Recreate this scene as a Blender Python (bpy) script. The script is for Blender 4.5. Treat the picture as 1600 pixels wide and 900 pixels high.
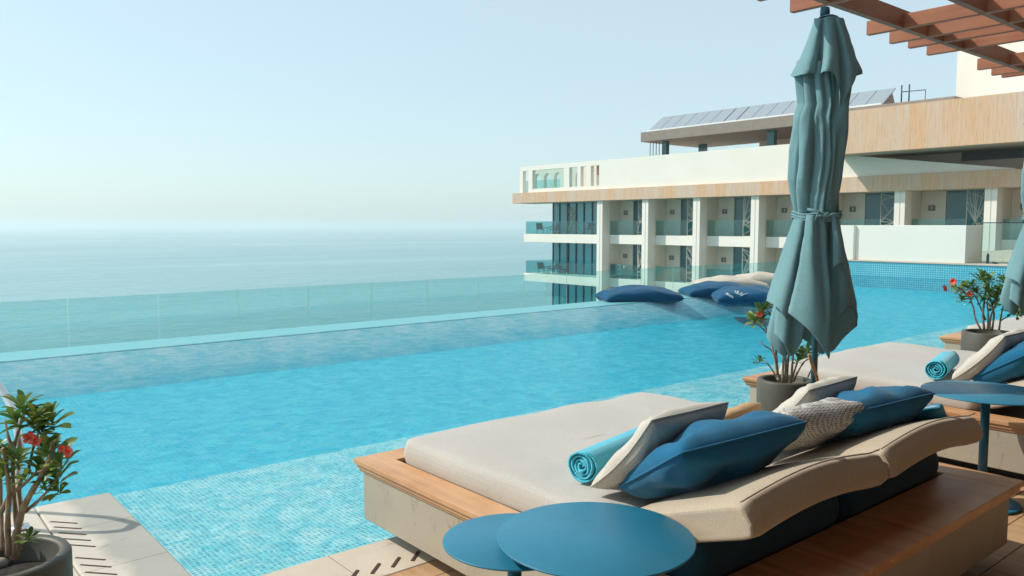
import bpy, bmesh, math, random
from mathutils import Vector, Matrix, noise
random.seed(7)
R_ = math.radians
# ------------------------------------------------------------------ camera
CAM_H = 1.6
FPX = 1244.0                       # focal length in pixels of a 1600 px wide frame
PITCH = math.atan(98 / FPX)
HEAD = R_(39.81)                   # heading clockwise from +Y
scene = bpy.context.scene
for o in list(bpy.data.objects):
    bpy.data.objects.remove(o)
cam_d = bpy.data.cameras.new('camera')
cam = bpy.data.objects.new('camera', cam_d)
scene.collection.objects.link(cam)
cam.location = (0, 0, CAM_H)
cam.rotation_euler = (math.pi / 2 - PITCH, 0, -HEAD)
cam_d.sensor_width = 36
cam_d.lens = 36 * FPX / 1600
cam_d.clip_start = 0.05
cam_d.clip_end = 60000
scene.camera = cam
# ------------------------------------------------------------------ light
SUN_EL, SUN_AZ = R_(42), R_(-40)   # azimuth clockwise from +Y
SUNV = Vector((math.sin(SUN_AZ) * math.cos(SUN_EL), math.cos(SUN_AZ) * math.cos(SUN_EL), math.sin(SUN_EL)))
world = bpy.data.worlds.new('World')
scene.world = world
world.use_nodes = True
wn = world.node_tree
bg = wn.nodes['Background']
sky = wn.nodes.new('ShaderNodeTexSky')
sky.sky_type = 'NISHITA'
sky.sun_disc = False
sky.sun_elevation = SUN_EL
sky.sun_rotation = SUN_AZ
sky.altitude = 0
sky.air_density = 1.0
sky.dust_density = 1.2
sky.ozone_density = 2.0
tint = wn.nodes.new('ShaderNodeMix'); tint.data_type = 'RGBA'; tint.blend_type = 'MULTIPLY'
tint.inputs['Factor'].default_value = 1.0
tint.inputs['B'].default_value = (0.80, 1.0, 1.02, 1)
wn.links.new(sky.outputs[0], tint.inputs['A'])
wn.links.new(tint.outputs['Result'], bg.inputs['Color'])
bg.inputs['Strength'].default_value = 0.05
bg2 = wn.nodes.new('ShaderNodeBackground')          # bright sea mist lit from all round
bg2.inputs['Color'].default_value = (0.73, 0.865, 0.885, 1); bg2.inputs['Strength'].default_value = 0.51
addw = wn.nodes.new('ShaderNodeAddShader')
wn.links.new(bg.outputs[0], addw.inputs[0]); wn.links.new(bg2.outputs[0], addw.inputs[1])
wn.links.new(addw.outputs[0], wn.nodes['World Output'].inputs['Surface'])
sun_d = bpy.data.lights.new('sun', 'SUN')
sun_d.energy = 3.1
sun_d.angle = R_(0.6)
sun_d.color = (1.0, 0.93, 0.82)
sun = bpy.data.objects.new('sun', sun_d)
scene.collection.objects.link(sun)
sun.rotation_euler = SUNV.to_track_quat('Z', 'Y').to_euler()
scene.view_settings.view_transform = 'Standard'
scene.view_settings.look = 'None'
scene.view_settings.exposure = 0.36
scene.view_settings.gamma = 1.0
scene.cycles.max_bounces = 10
scene.cycles.volume_bounces = 1
scene.cycles.transparent_max_bounces = 24
scene.cycles.caustics_reflective = False
scene.cycles.caustics_refractive = False

# ------------------------------------------------------------------ measuring helpers (pixels of the 1600x900 frame)
F3 = Vector((math.sin(HEAD) * math.cos(PITCH), math.cos(HEAD) * math.cos(PITCH), -math.sin(PITCH)))
RT = Vector((math.cos(HEAD), -math.sin(HEAD), 0))
UP = Vector((math.sin(HEAD) * math.sin(PITCH), math.cos(HEAD) * math.sin(PITCH), math.cos(PITCH)))
CAM = Vector((0, 0, CAM_H))
TC = Vector((-math.sin(HEAD), -math.cos(HEAD), 0))
def ray(x, y): return F3 + RT * ((x - 800) / FPX) - UP * ((y - 450) / FPX)
def at_z(x, y, z):
    r = ray(x, y); return CAM + r * ((z - CAM_H) / r.z)
def at_x(x, y, X):
    r = ray(x, y); return CAM + r * (X / r.x)
def at_y(x, y, Y):
    r = ray(x, y); return CAM + r * (Y / r.y)
def at_d(x, y, d): return CAM + ray(x, y) * d

# ------------------------------------------------------------------ mesh helpers
class MB:
    def __init__(s): s.v = []; s.f = []; s.sm = []
    def add(s, vs, fs, smooth=False):
        n = len(s.v); s.v += [tuple(v) for v in vs]
        for f in fs: s.f.append(tuple(i + n for i in f)); s.sm.append(smooth)
        return s
    def box(s, x0, y0, z0, x1, y1, z1):
        x0, x1 = min(x0, x1), max(x0, x1); y0, y1 = min(y0, y1), max(y0, y1); z0, z1 = min(z0, z1), max(z0, z1)
        vs = [(x0, y0, z0), (x1, y0, z0), (x1, y1, z0), (x0, y1, z0), (x0, y0, z1), (x1, y0, z1), (x1, y1, z1), (x0, y1, z1)]
        return s.add(vs, [(0, 3, 2, 1), (4, 5, 6, 7), (0, 1, 5, 4), (1, 2, 6, 5), (2, 3, 7, 6), (3, 0, 4, 7)])
    def grid(s, P, smooth=True, closed_u=False, closed_v=False):
        nu, nv = len(P), len(P[0]); vs = [p for row in P for p in row]; fs = []
        for i in range(nu if closed_u else nu - 1):
            for j in range(nv if closed_v else nv - 1):
                a = i * nv + j; b = ((i + 1) % nu) * nv + j; c = ((i + 1) % nu) * nv + (j + 1) % nv; d = i * nv + (j + 1) % nv
                fs.append((a, b, c, d))
        return s.add(vs, fs, smooth)
    def tube(s, pts, rad, n=10, caps=True, smooth=True):
        pts = [Vector(p) for p in pts]
        if not hasattr(rad, '__len__'): rad = [rad] * len(pts)
        rings = []; up = Vector((0, 0, 1)); prev = None
        for i, p in enumerate(pts):
            t = (pts[min(i + 1, len(pts) - 1)] - pts[max(i - 1, 0)]).normalized()
            if prev is None:
                a = t.orthogonal().normalized() if abs(t.z) > .9 else t.cross(up).normalized()
            else:
                a = (prev - t * prev.dot(t)).normalized()
            prev = a; b = t.cross(a)
            rings.append([p + (a * math.cos(2 * math.pi * k / n) + b * math.sin(2 * math.pi * k / n)) * rad[i] for k in range(n)])
        base = len(s.v); s.grid(rings, smooth, closed_v=True)
        if caps:
            s.f.append(tuple(base + k for k in range(n))); s.sm.append(False)
            s.f.append(tuple(base + (len(pts) - 1) * n + k for k in reversed(range(n)))); s.sm.append(False)
        return s
    def lathe(s, prof, c=(0, 0, 0), n=48, smooth=True):
        c = Vector(c)
        return s.grid([[c + Vector((r * math.cos(2 * math.pi * k / n), r * math.sin(2 * math.pi * k / n), z)) for k in range(n)] for r, z in prof], smooth, closed_v=True)
    def build(s, name, mat, parent=None, origin=None, bevel=0, seg=2, sub=0, solid=0, auto=None):
        me = bpy.data.meshes.new(name)
        o0 = Vector(origin) if origin is not None else Vector((0, 0, 0))
        me.from_pydata([tuple(Vector(v) - o0) for v in s.v], [], s.f)
        me.polygons.foreach_set('use_smooth', s.sm)
        me.materials.append(mat)
        bm = bmesh.new(); bm.from_mesh(me); bmesh.ops.recalc_face_normals(bm, faces=bm.faces); bm.to_mesh(me); bm.free()
        me.update()
        o = bpy.data.objects.new(name, me); scene.collection.objects.link(o)
        o.location = o0
        if parent is not None:
            o.parent = parent; wl = Vector((0, 0, 0)); q_ = parent
            while q_ is not None: wl += Vector(q_.location); q_ = q_.parent
            o.location = o0 - wl
        if solid:
            m = o.modifiers.new('thick', 'SOLIDIFY'); m.thickness = solid; m.offset = 0
        if bevel:
            m = o.modifiers.new('bevel', 'BEVEL'); m.width = bevel; m.segments = seg; m.limit_method = 'ANGLE'; m.angle_limit = R_(40)
            m.harden_normals = False
        if sub:
            m = o.modifiers.new('sub', 'SUBSURF'); m.levels = sub; m.render_levels = sub
        return o
def thing(name, label, cat, loc=(0, 0, 0), group=None):
    o = bpy.data.objects.new(name, None); scene.collection.objects.link(o); o.location = loc
    o.empty_display_size = .1
    return tag(o, label, cat, group)
def tag(o, label, cat, group=None):
    o['label'] = label; o['category'] = cat
    if group: o['group'] = group
    return o
def struct(o): o['kind'] = 'structure'; return o
def copy_tree(o, delta, label, parent=None):
    c = o.copy(); scene.collection.objects.link(c)
    if parent is None:
        c.location = Vector(o.location) + Vector(delta); c['label'] = label
    else:
        c.parent = parent
    for ch in [k for k in bpy.data.objects if k.parent == o]: copy_tree(ch, delta, None, c)
    return c
def catmull(P, n):
    P = [Vector(p) for p in P]; out = []
    m = len(P) - 1
    for k in range(n + 1):
        t = k / n * m; i = min(int(t), m - 1); f = t - i
        a = P[max(i - 1, 0)]; b = P[i]; c = P[i + 1]; d = P[min(i + 2, m)]
        out.append(0.5 * ((2 * b) + (c - a) * f + (2 * a - 5 * b + 4 * c - d) * f * f + (3 * b - a - 3 * c + d) * f ** 3))
    return out

# ------------------------------------------------------------------ materials
def nodes(name):
    m = bpy.data.materials.new(name); m.use_nodes = True
    nt = m.node_tree; b = nt.nodes['Principled BSDF']
    return m, nt, b
def N(nt, t, **kw):
    n = nt.nodes.new(t)
    for k, v in kw.items():
        if k in n.inputs: n.inputs[k].default_value = v
        else: setattr(n, k, v)
    return n
def coords(nt, scale=(1, 1, 1), kind='Object'):
    tc = N(nt, 'ShaderNodeTexCoord'); mp = N(nt, 'ShaderNodeMapping'); mp.inputs['Scale'].default_value = scale
    nt.links.new(tc.outputs[kind], mp.inputs['Vector']); return mp.outputs[0]
def geo_coords(nt, scale=(1, 1, 1)):
    g = N(nt, 'ShaderNodeNewGeometry'); mp = N(nt, 'ShaderNodeMapping'); mp.inputs['Scale'].default_value = scale
    nt.links.new(g.outputs['Position'], mp.inputs['Vector']); return mp.outputs[0]
def mixc(nt, fac, a, b, blend='MIX'):
    n = N(nt, 'ShaderNodeMix'); n.data_type = 'RGBA'; n.blend_type = blend
    for s, v in (('Factor', fac), ('A', a), ('B', b)):
        if isinstance(v, (int, float)): n.inputs[s].default_value = v
        elif isinstance(v, tuple): n.inputs[s].default_value = (*v, 1) if len(v) == 3 else v
        else: nt.links.new(v, n.inputs[s])
    return n.outputs['Result']
def ramp(nt, src, lo, hi, interp='LINEAR'):
    r = N(nt, 'ShaderNodeValToRGB'); r.color_ramp.interpolation = interp
    r.color_ramp.elements[0].position = lo; r.color_ramp.elements[1].position = hi
    nt.links.new(src, r.inputs[0]); return r.outputs[0]
def bump(nt, b, src, dist, strength=1.0, prev=None):
    n = N(nt, 'ShaderNodeBump', Distance=dist, Strength=strength); nt.links.new(src, n.inputs['Height'])
    if prev is not None: nt.links.new(prev, n.inputs['Normal'])
    if b is not None: nt.links.new(n.outputs[0], b.inputs['Normal'])
    return n.outputs[0]
def noise_tex(nt, vec, scale, detail=4, rough=.5, dist=0):
    n = N(nt, 'ShaderNodeTexNoise', Scale=scale, Detail=detail, Roughness=rough, Distortion=dist)
    nt.links.new(vec, n.inputs['Vector']); return n.outputs[0]
def mat_noise(name, c1, c2, scale=6, rough=.8, bs=40, bd=.001, stretch=(1, 1, 1), spec=.3, lo=.35, hi=.65, world_=False):
    m, nt, b = nodes(name)
    v = geo_coords(nt, stretch) if world_ else coords(nt, stretch)
    f = ramp(nt, noise_tex(nt, v, scale, 6, .6), lo, hi)
    nt.links.new(mixc(nt, f, c1, c2), b.inputs['Base Color'])
    b.inputs['Roughness'].default_value = rough; b.inputs['Specular IOR Level'].default_value = spec
    if bd: bump(nt, b, noise_tex(nt, v, bs, 4, .6), bd)
    return m
def mat_fabric(name, c1, c2, rough=.95, weave=420, bd=.0006, sheen=.15, big=3):
    m, nt, b = nodes(name)
    v = coords(nt)
    f = ramp(nt, noise_tex(nt, v, big, 3, .5), .3, .7)
    w1 = N(nt, 'ShaderNodeTexWave', Scale=weave / 6.28, Distortion=.6, Detail=1.0); w1.bands_direction = 'X'; nt.links.new(v, w1.inputs['Vector'])
    w2 = N(nt, 'ShaderNodeTexWave', Scale=weave / 6.28, Distortion=.6, Detail=1.0); w2.bands_direction = 'DIAGONAL'; nt.links.new(v, w2.inputs['Vector'])
    fine = noise_tex(nt, v, 170, 3, .75)
    c = mixc(nt, f, c1, c2)
    c = mixc(nt, ramp(nt, fine, .3, .7), c, mixc(nt, .74, (0, 0, 0), c), 'MIX')
    nt.links.new(c, b.inputs['Base Color'])
    b.inputs['Roughness'].default_value = rough; b.inputs['Specular IOR Level'].default_value = .15
    b.inputs['Sheen Weight'].default_value = sheen
    mult = N(nt, 'ShaderNodeMath', operation='MULTIPLY'); nt.links.new(w1.outputs[1], mult.inputs[0]); nt.links.new(w2.outputs[1], mult.inputs[1])
    n1 = bump(nt, None, mult.outputs[0], bd)
    bump(nt, b, noise_tex(nt, v, 9, 3, .55), .006, .5, n1)
    return m
def mat_wood(name, dark, mid, light, axis='Y', rough=.45, scale=1.0, planks=0):
    m, nt, b = nodes(name)
    st = {'X': (.35, 9, 9), 'Y': (9, .35, 9), 'Z': (9, 9, .35)}[axis]
    v = geo_coords(nt, tuple(s * scale for s in st))
    g1 = noise_tex(nt, v, 2.2, 8, .65, .6)
    c = mixc(nt, ramp(nt, g1, .3, .62), dark, mid)
    v2 = geo_coords(nt, (1.2, 1.2, 1.2))
    c = mixc(nt, ramp(nt, noise_tex(nt, v2, 1.6, 3, .6), .4, .75), c, light)
    if planks:
        vv = geo_coords(nt)
        br = N(nt, 'ShaderNodeTexBrick', Scale=1.0); br.offset = .37; br.inputs['Brick Width'].default_value = 1.9; br.inputs['Row Height'].default_value = planks
        br.inputs['Mortar Size'].default_value = .004; br.inputs['Mortar Smooth'].default_value = .1
        br.inputs['Color1'].default_value = (1, 1, 1, 1); br.inputs['Color2'].default_value = (.45, .45, .45, 1); br.inputs['Mortar'].default_value = (.02, .02, .02, 1)
        nt.links.new(vv, br.inputs['Vector'])
        c = mixc(nt, 1.0, c, br.outputs[0], 'MULTIPLY')
    nt.links.new(c, b.inputs['Base Color'])
    b.inputs['Roughness'].default_value = rough; b.inputs['Specular IOR Level'].default_value = .4
    bump(nt, b, g1, .0012)
    return m
def mat_plain(name, c, rough=.5, metal=0.0, spec=.5, bs=0, bd=0, emit=None):
    m, nt, b = nodes(name)
    v = coords(nt)
    nz = ramp(nt, noise_tex(nt, v, 5, 4, .6), .3, .7)
    nt.links.new(mixc(nt, nz, c, tuple(k * .88 for k in c)), b.inputs['Base Color'])
    b.inputs['Roughness'].default_value = rough; b.inputs['Metallic'].default_value = metal; b.inputs['Specular IOR Level'].default_value = spec
    if bd: bump(nt, b, noise_tex(nt, v, bs, 3, .6), bd)
    return m
def schlick(nt, normal, f0, k=1.0):
    lw = N(nt, 'ShaderNodeLayerWeight', Blend=.5)
    if normal is not None: nt.links.new(normal, lw.inputs['Normal'])
    p = N(nt, 'ShaderNodeMath', operation='POWER'); nt.links.new(lw.outputs['Facing'], p.inputs[0]); p.inputs[1].default_value = 5.0
    m = N(nt, 'ShaderNodeMath', operation='MULTIPLY_ADD'); nt.links.new(p.outputs[0], m.inputs[0]); m.inputs[1].default_value = (1 - f0) * k; m.inputs[2].default_value = f0
    return m
def mat_glass(name, tintc, fres=1.0, rough=.01):
    m, nt, b = nodes(name); out = nt.nodes['Material Output']; nt.nodes.remove(b)
    tr = N(nt, 'ShaderNodeBsdfTransparent'); tr.inputs[0].default_value = (*tintc, 1)
    gl = N(nt, 'ShaderNodeBsdfGlossy', Roughness=rough); gl.inputs[0].default_value = (1, 1, 1, 1)
    mu = schlick(nt, None, .05, fres)
    mx = N(nt, 'ShaderNodeMixShader'); nt.links.new(mu.outputs[0], mx.inputs[0]); nt.links.new(tr.outputs[0], mx.inputs[1]); nt.links.new(gl.outputs[0], mx.inputs[2])
    nt.links.new(mx.outputs[0], out.inputs[0]); return m

def mat_mosaic(name, ca, cb, grout, size, plane='XY', warp=.0, deep=None):
    m, nt, b = nodes(name)
    g = N(nt, 'ShaderNodeNewGeometry'); vec = g.outputs['Position']
    if plane == 'YZ':
        sp = N(nt, 'ShaderNodeSeparateXYZ'); nt.links.new(vec, sp.inputs[0]); cb_ = N(nt, 'ShaderNodeCombineXYZ')
        nt.links.new(sp.outputs['Y'], cb_.inputs['X']); nt.links.new(sp.outputs['Z'], cb_.inputs['Y']); vec = cb_.outputs[0]
    if warp:
        n1 = N(nt, 'ShaderNodeTexNoise', Scale=13.0, Detail=3.0); nt.links.new(vec, n1.inputs['Vector'])
        vm = N(nt, 'ShaderNodeVectorMath', operation='MULTIPLY_ADD'); nt.links.new(n1.outputs['Color'], vm.inputs[0])
        vm.inputs[1].default_value = (warp, warp, 0); nt.links.new(vec, vm.inputs[2]); vec = vm.outputs[0]
    br = N(nt, 'ShaderNodeTexBrick', Scale=1.0); br.offset = 0; br.inputs['Brick Width'].default_value = size; br.inputs['Row Height'].default_value = size
    br.inputs['Mortar Size'].default_value = size * .12; br.inputs['Mortar Smooth'].default_value = .2; br.inputs['Bias'].default_value = .05
    br.inputs['Color1'].default_value = (*ca, 1); br.inputs['Color2'].default_value = (*cb, 1); br.inputs['Mortar'].default_value = (*grout, 1)
    nt.links.new(vec, br.inputs['Vector'])
    c = br.outputs[0]
    big = N(nt, 'ShaderNodeTexNoise', Scale=.9, Detail=3.0); nt.links.new(vec, big.inputs['Vector'])
    c = mixc(nt, ramp(nt, big.outputs[0], .35, .7), c, mixc(nt, .35, c, ca))
    nt.links.new(c, b.inputs['Base Color']); b.inputs['Roughness'].default_value = .35
    return m

def mat_water():
    m, nt, b = nodes('pool_water_mat'); out = nt.nodes['Material Output']; nt.nodes.remove(b)
    v = geo_coords(nt, (1, 1.5, 1))
    n1 = noise_tex(nt, v, 5.5, 5, .62, .5)
    n2 = noise_tex(nt, geo_coords(nt, (.6, 1.0, 1)), 1.5, 3, .5, .4)
    n3 = noise_tex(nt, v, 22, 3, .6, .3)
    bp = bump(nt, None, n1, .16); bp = bump(nt, None, n2, .20, 1, bp); bp = bump(nt, None, n3, .03, 1, bp)
    tr = N(nt, 'ShaderNodeBsdfTransparent')
    rip = noise_tex(nt, geo_coords(nt, (1, 1, 1)), 5.0, 9, .78, .6)
    nt.links.new(mixc(nt, ramp(nt, rip, .44, .57), (.46, .84, .91), (1.0, 1.0, 1.0)), tr.inputs[0])
    gl = N(nt, 'ShaderNodeBsdfGlossy', Roughness=.04); nt.links.new(bp, gl.inputs['Normal'])
    fr = schlick(nt, bp, .02, .95)
    mx = N(nt, 'ShaderNodeMixShader'); nt.links.new(fr.outputs[0], mx.inputs[0]); nt.links.new(tr.outputs[0], mx.inputs[1]); nt.links.new(gl.outputs[0], mx.inputs[2])
    nt.links.new(mx.outputs[0], out.inputs[0]); return m

def mat_sea():
    m, nt, b = nodes('sea_mat')
    b.inputs['Base Color'].default_value = (.035, .17, .21, 1)
    b.inputs['Roughness'].default_value = .22; b.inputs['IOR'].default_value = 1.33
    v = geo_coords(nt, (1, 1, 1))
    n1 = noise_tex(nt, geo_coords(nt, (1, .5, 1)), .16, 6, .6, .3); n2 = noise_tex(nt, v, .02, 4, .6)
    c = mixc(nt, ramp(nt, noise_tex(nt, geo_coords(nt, (.3, 1, 1)), .006, 4, .55, .6), .42, .66), (.07, .24, .27), (.15, .34, .37))
    nt.links.new(c, b.inputs['Base Color'])
    p = bump(nt, None, n1, .9); bump(nt, b, n2, 3.0, 1, p)
    return m

M = {}
M['white'] = mat_noise('white_render', (.84, .79, .71), (.81, .76, .675), .5, .85, 30, .0015, spec=.2, world_=True)
M['beige'] = mat_noise('beige_render', (.75, .66, .56), (.71, .62, .52), .7, .9, 30, .002, spec=.2, world_=True)
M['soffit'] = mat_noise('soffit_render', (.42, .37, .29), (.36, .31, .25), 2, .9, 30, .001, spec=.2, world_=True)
M['grey_fascia'] = mat_noise('grey_brown_fascia', (.29, .24, .20), (.25, .21, .18), 2, .8, 30, .001, world_=True)
M['dark'] = mat_plain('dark_recess', (.02, .03, .035), .4)
M['door'] = mat_plain('teal_tinted_door_glass', (.015, .12, .15), .12, 0, .6)
M['mullion'] = mat_plain('dark_frame_metal', (.01, .03, .045), .4, .2)
M['curtain'] = mat_plain('blue_curtain_wall_glass', (.04, .33, .42), .12, 0, .8)
M['screen'] = mat_plain('cream_metal_screen', (.55, .52, .42), .5, .1)
M['concrete'] = mat_noise('bronze_grey_planter', (.09, .085, .065), (.07, .068, .052), 7, .5, 60, .0006, spec=.4)
M['solar'] = mat_plain('solar_panel_glass', (.30, .34, .38), .35, .0, .6)
M['panelgap'] = mat_plain('panel_frame', (.45, .45, .43), .5, .4)
M['steel'] = mat_plain('brushed_steel', (.72, .72, .70), .22, .95)
M['teal_metal'] = mat_plain('teal_powder_coated_metal', (.017, .19, .31), .42, .0, .45, 900, .0002)
m, nt, b = M['teal_metal'], M['teal_metal'].node_tree, M['teal_metal'].node_tree.nodes['Principled BSDF']
rr_ = N(nt, 'ShaderNodeMapRange'); nt.links.new(noise_tex(nt, coords(nt, (1, 6, 1)), 9, 8, .75, 1.5), rr_.inputs[0]); rr_.inputs[3].default_value = .26; rr_.inputs[4].default_value = .58
nt.links.new(rr_.outputs[0], b.inputs['Roughness'])
M['teal_pole'] = mat_plain('dark_teal_pole', (.02, .12, .17), .4, .1)
M['matt'] = mat_fabric('grey_beige_outdoor_fabric', (.585, .55, .505), (.55, .515, .47))
M['back'] = mat_fabric('warm_beige_outdoor_fabric', (.55, .46, .35), (.51, .42, .32))
M['pillow_white'] = mat_fabric('cream_linen', (.64, .60, .53), (.59, .55, .48), big=5)
M['pillow_blue'] = mat_fabric('deep_blue_cotton', (.014, .16, .31), (.012, .13, .26), big=5)
M['pillow_tan'] = mat_fabric('tan_knit', (.62, .38, .17), (.56, .34, .15), weave=200, bd=.002)
M['roll'] = mat_fabric('dark_teal_bolster', (.022, .08, .12), (.018, .065, .10))
M['towel'] = mat_fabric('turquoise_towel', (.07, .62, .80), (.06, .55, .72), weave=300, bd=.002, sheen=.4)
M['umbrella'] = mat_fabric('sea_green_canvas', (.215, .39, .42), (.175, .33, .36), weave=600, bd=.0008, sheen=.1)
M['navy'] = mat_fabric('navy_canvas', (.006, .10, .22), (.005, .08, .17), weave=120, bd=.003)
M['cream_bag'] = mat_fabric('cream_canvas', (.66, .60, .50), (.58, .52, .43), weave=120, bd=.003)
M['wood'] = mat_wood('oiled_teak', (.36, .15, .06), (.58, .30, .14), (.66, .41, .23), 'Y')
M['pergola'] = mat_wood('red_brown_timber', (.26, .085, .04), (.36, .13, .065), (.40, .16, .08), 'Y', .55)
M['beam'] = mat_wood('brown_timber', (.20, .08, .045), (.27, .12, .07), (.32, .15, .08), 'X', .55)
M['deckwood'] = mat_wood('deck_boards', (.36, .20, .10), (.52, .32, .17), (.60, .40, .24), 'Y', .5, planks=0)
M['leaf'] = None
M['water'] = mat_water(); M['sea'] = mat_sea()
M['ledge'] = mat_mosaic('light_mosaic', (.34, .74, .77), (.015, .36, .50), (.70, .88, .86), .027, warp=.022)
M['deep'] = mat_mosaic('deep_blue_mosaic', (.003, .53, .68), (.002, .43, .60), (.012, .60, .72), .05, warp=.03)
M['slope'] = mat_mosaic('grey_blue_mosaic', (.56, .72, .78), (.50, .68, .76), (.56, .74, .78), .05)
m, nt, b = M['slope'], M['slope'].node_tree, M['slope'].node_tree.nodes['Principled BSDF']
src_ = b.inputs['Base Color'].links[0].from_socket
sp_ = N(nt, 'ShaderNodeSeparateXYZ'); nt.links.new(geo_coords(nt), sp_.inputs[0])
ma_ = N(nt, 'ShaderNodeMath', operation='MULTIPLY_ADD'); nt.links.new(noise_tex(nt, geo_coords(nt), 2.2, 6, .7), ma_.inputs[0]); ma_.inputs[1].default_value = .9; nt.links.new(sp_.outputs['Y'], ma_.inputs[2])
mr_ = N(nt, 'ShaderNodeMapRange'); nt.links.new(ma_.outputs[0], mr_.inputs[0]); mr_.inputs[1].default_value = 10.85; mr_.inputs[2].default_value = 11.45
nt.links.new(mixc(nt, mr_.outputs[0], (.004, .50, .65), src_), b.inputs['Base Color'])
M['weir'] = mat_mosaic('weir_tiles', (.16, .45, .50), (.13, .41, .47), (.22, .51, .55), .05)
M['band'] = mat_mosaic('band_mosaic', (.02, .33, .45), (.015, .26, .38), (.30, .62, .66), .068, 'YZ')
M['glass'] = mat_glass('green_tinted_glass', (.82, .935, .925))
M['bglass'] = mat_glass('balcony_glass', (.66, .86, .86))
def mat_stone(name, c1, c2, joint=None, edge_shade=False):
    m, nt, b = nodes(name)
    v = geo_coords(nt)
    f = noise_tex(nt, v, 2.2, 8, .62, 1.2)
    c = mixc(nt, ramp(nt, f, .35, .68), c1, c2)
    c = mixc(nt, ramp(nt, noise_tex(nt, geo_coords(nt, (1, 3, 1)), 3, 8, .7, 2.5), .60, .66), c, tuple(k * .82 for k in c2))
    if joint:
        br = N(nt, 'ShaderNodeTexBrick', Scale=1.0); br.offset = 0; br.inputs['Brick Width'].default_value = joint[0]; br.inputs['Row Height'].default_value = joint[1]
        br.inputs['Mortar Size'].default_value = .0022; br.inputs['Color1'].default_value = (1, 1, 1, 1); br.inputs['Color2'].default_value = (.93, .93, .93, 1); br.inputs['Mortar'].default_value = (.35, .3, .26, 1)
        mp = N(nt, 'ShaderNodeMapping'); mp.inputs['Location'].default_value = (joint[2], joint[3], 0); nt.links.new(geo_coords(nt), mp.inputs['Vector']); nt.links.new(mp.outputs[0], br.inputs['Vector'])
        c = mixc(nt, 1.0, c, br.outputs[0], 'MULTIPLY')
    if edge_shade:  # shade along the pool edge, painted into the stone colour
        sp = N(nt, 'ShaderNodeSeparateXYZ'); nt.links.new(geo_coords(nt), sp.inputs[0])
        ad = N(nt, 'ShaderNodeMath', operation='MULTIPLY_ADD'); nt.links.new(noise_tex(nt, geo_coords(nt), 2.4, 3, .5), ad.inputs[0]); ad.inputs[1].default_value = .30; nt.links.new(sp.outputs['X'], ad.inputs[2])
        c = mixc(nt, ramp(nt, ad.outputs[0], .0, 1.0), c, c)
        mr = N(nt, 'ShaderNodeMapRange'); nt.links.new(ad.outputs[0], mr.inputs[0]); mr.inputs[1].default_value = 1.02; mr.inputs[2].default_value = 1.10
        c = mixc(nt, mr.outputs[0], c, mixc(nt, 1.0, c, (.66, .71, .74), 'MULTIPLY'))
    nt.links.new(c, b.inputs['Base Color']); b.inputs['Roughness'].default_value = .6; b.inputs['Specular IOR Level'].default_value = .35
    bump(nt, b, noise_tex(nt, v, 60, 4, .6), .0006)
    return m
M['coping'] = mat_stone('pale_limestone', (.62, .54, .44), (.56, .47, .37), (1.0, 50, -.715, 20))
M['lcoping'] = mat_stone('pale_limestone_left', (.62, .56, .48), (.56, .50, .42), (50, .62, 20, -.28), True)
M['boxstone'] = mat_stone('grey_beige_stone', (.42, .37, .29), (.37, .32, .25))
M['slot'] = mat_plain('rusty_slot', (.07, .03, .02), .8)
def mat_trav():
    m, nt, b = nodes('travertine')
    v = geo_coords(nt, (1, 1, .06))
    f1 = noise_tex(nt, v, 5, 8, .65, .5)
    c = mixc(nt, ramp(nt, f1, .38, .62), (.64, .37, .20), (.60, .48, .38)); c = mixc(nt, ramp(nt, noise_tex(nt, geo_coords(nt, (1, 1, .05)), 22, 6, .7), .52, .6), c, (.48, .28, .14))
    br = N(nt, 'ShaderNodeTexBrick', Scale=1.0); br.offset = 0; br.inputs['Brick Width'].default_value = .85; br.inputs['Row Height'].default_value = 40
    br.inputs['Mortar Size'].default_value = .004; br.inputs['Color1'].default_value = (.68, .37, .17, 1); br.inputs['Color2'].default_value = (.58, .52, .46, 1); br.inputs['Mortar'].default_value = (.38, .26, .16, 1)
    sp = N(nt, 'ShaderNodeSeparateXYZ'); nt.links.new(geo_coords(nt), sp.inputs[0]); cb_ = N(nt, 'ShaderNodeCombineXYZ')
    nt.links.new(sp.outputs['Y'], cb_.inputs['X']); nt.links.new(sp.outputs['Z'], cb_.inputs['Y']); cb_.inputs['Z'].default_value = 0
    mp = N(nt, 'ShaderNodeMapping'); mp.inputs['Location'].default_value = (0, 20, 0); nt.links.new(cb_.outputs[0], mp.inputs['Vector']); nt.links.new(mp.outputs[0], br.inputs['Vector'])
    c = mixc(nt, .42, c, br.outputs[0])
    nt.links.new(c, b.inputs['Base Color']); b.inputs['Roughness'].default_value = .75
    bump(nt, b, f1, .004); return m
M['trav'] = mat_trav()
def mat_leaf():
    m, nt, b = nodes('adenium_leaf')
    oi = N(nt, 'ShaderNodeNewGeometry')
    c = mixc(nt, oi.outputs['Random Per Island'], (.05, .16, .03), (.26, .31, .06))
    nt.links.new(c, b.inputs['Base Color']); b.inputs['Roughness'].default_value = .4
    tl = N(nt, 'ShaderNodeBsdfTranslucent'); nt.links.new(c, tl.inputs[0]); mx = N(nt, 'ShaderNodeMixShader'); mx.inputs[0].default_value = .3
    nt.links.new(b.outputs[0], mx.inputs[1]); nt.links.new(tl.outputs[0], mx.inputs[2]); nt.links.new(mx.outputs[0], nt.nodes['Material Output'].inputs[0])
    return m
M['leaf'] = mat_leaf()
M['bark'] = mat_noise('grey_tan_bark', (.38, .29, .20), (.22, .16, .11), 30, .8, 120, .001)
M['petal'] = mat_noise('coral_petal', (.66, .04, .03), (.80, .17, .09), 20, .5, 60, 0)
M['pebble'] = mat_noise('pebble', (.30, .30, .29), (.45, .38, .30), 3, .7, 60, .001)
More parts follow.
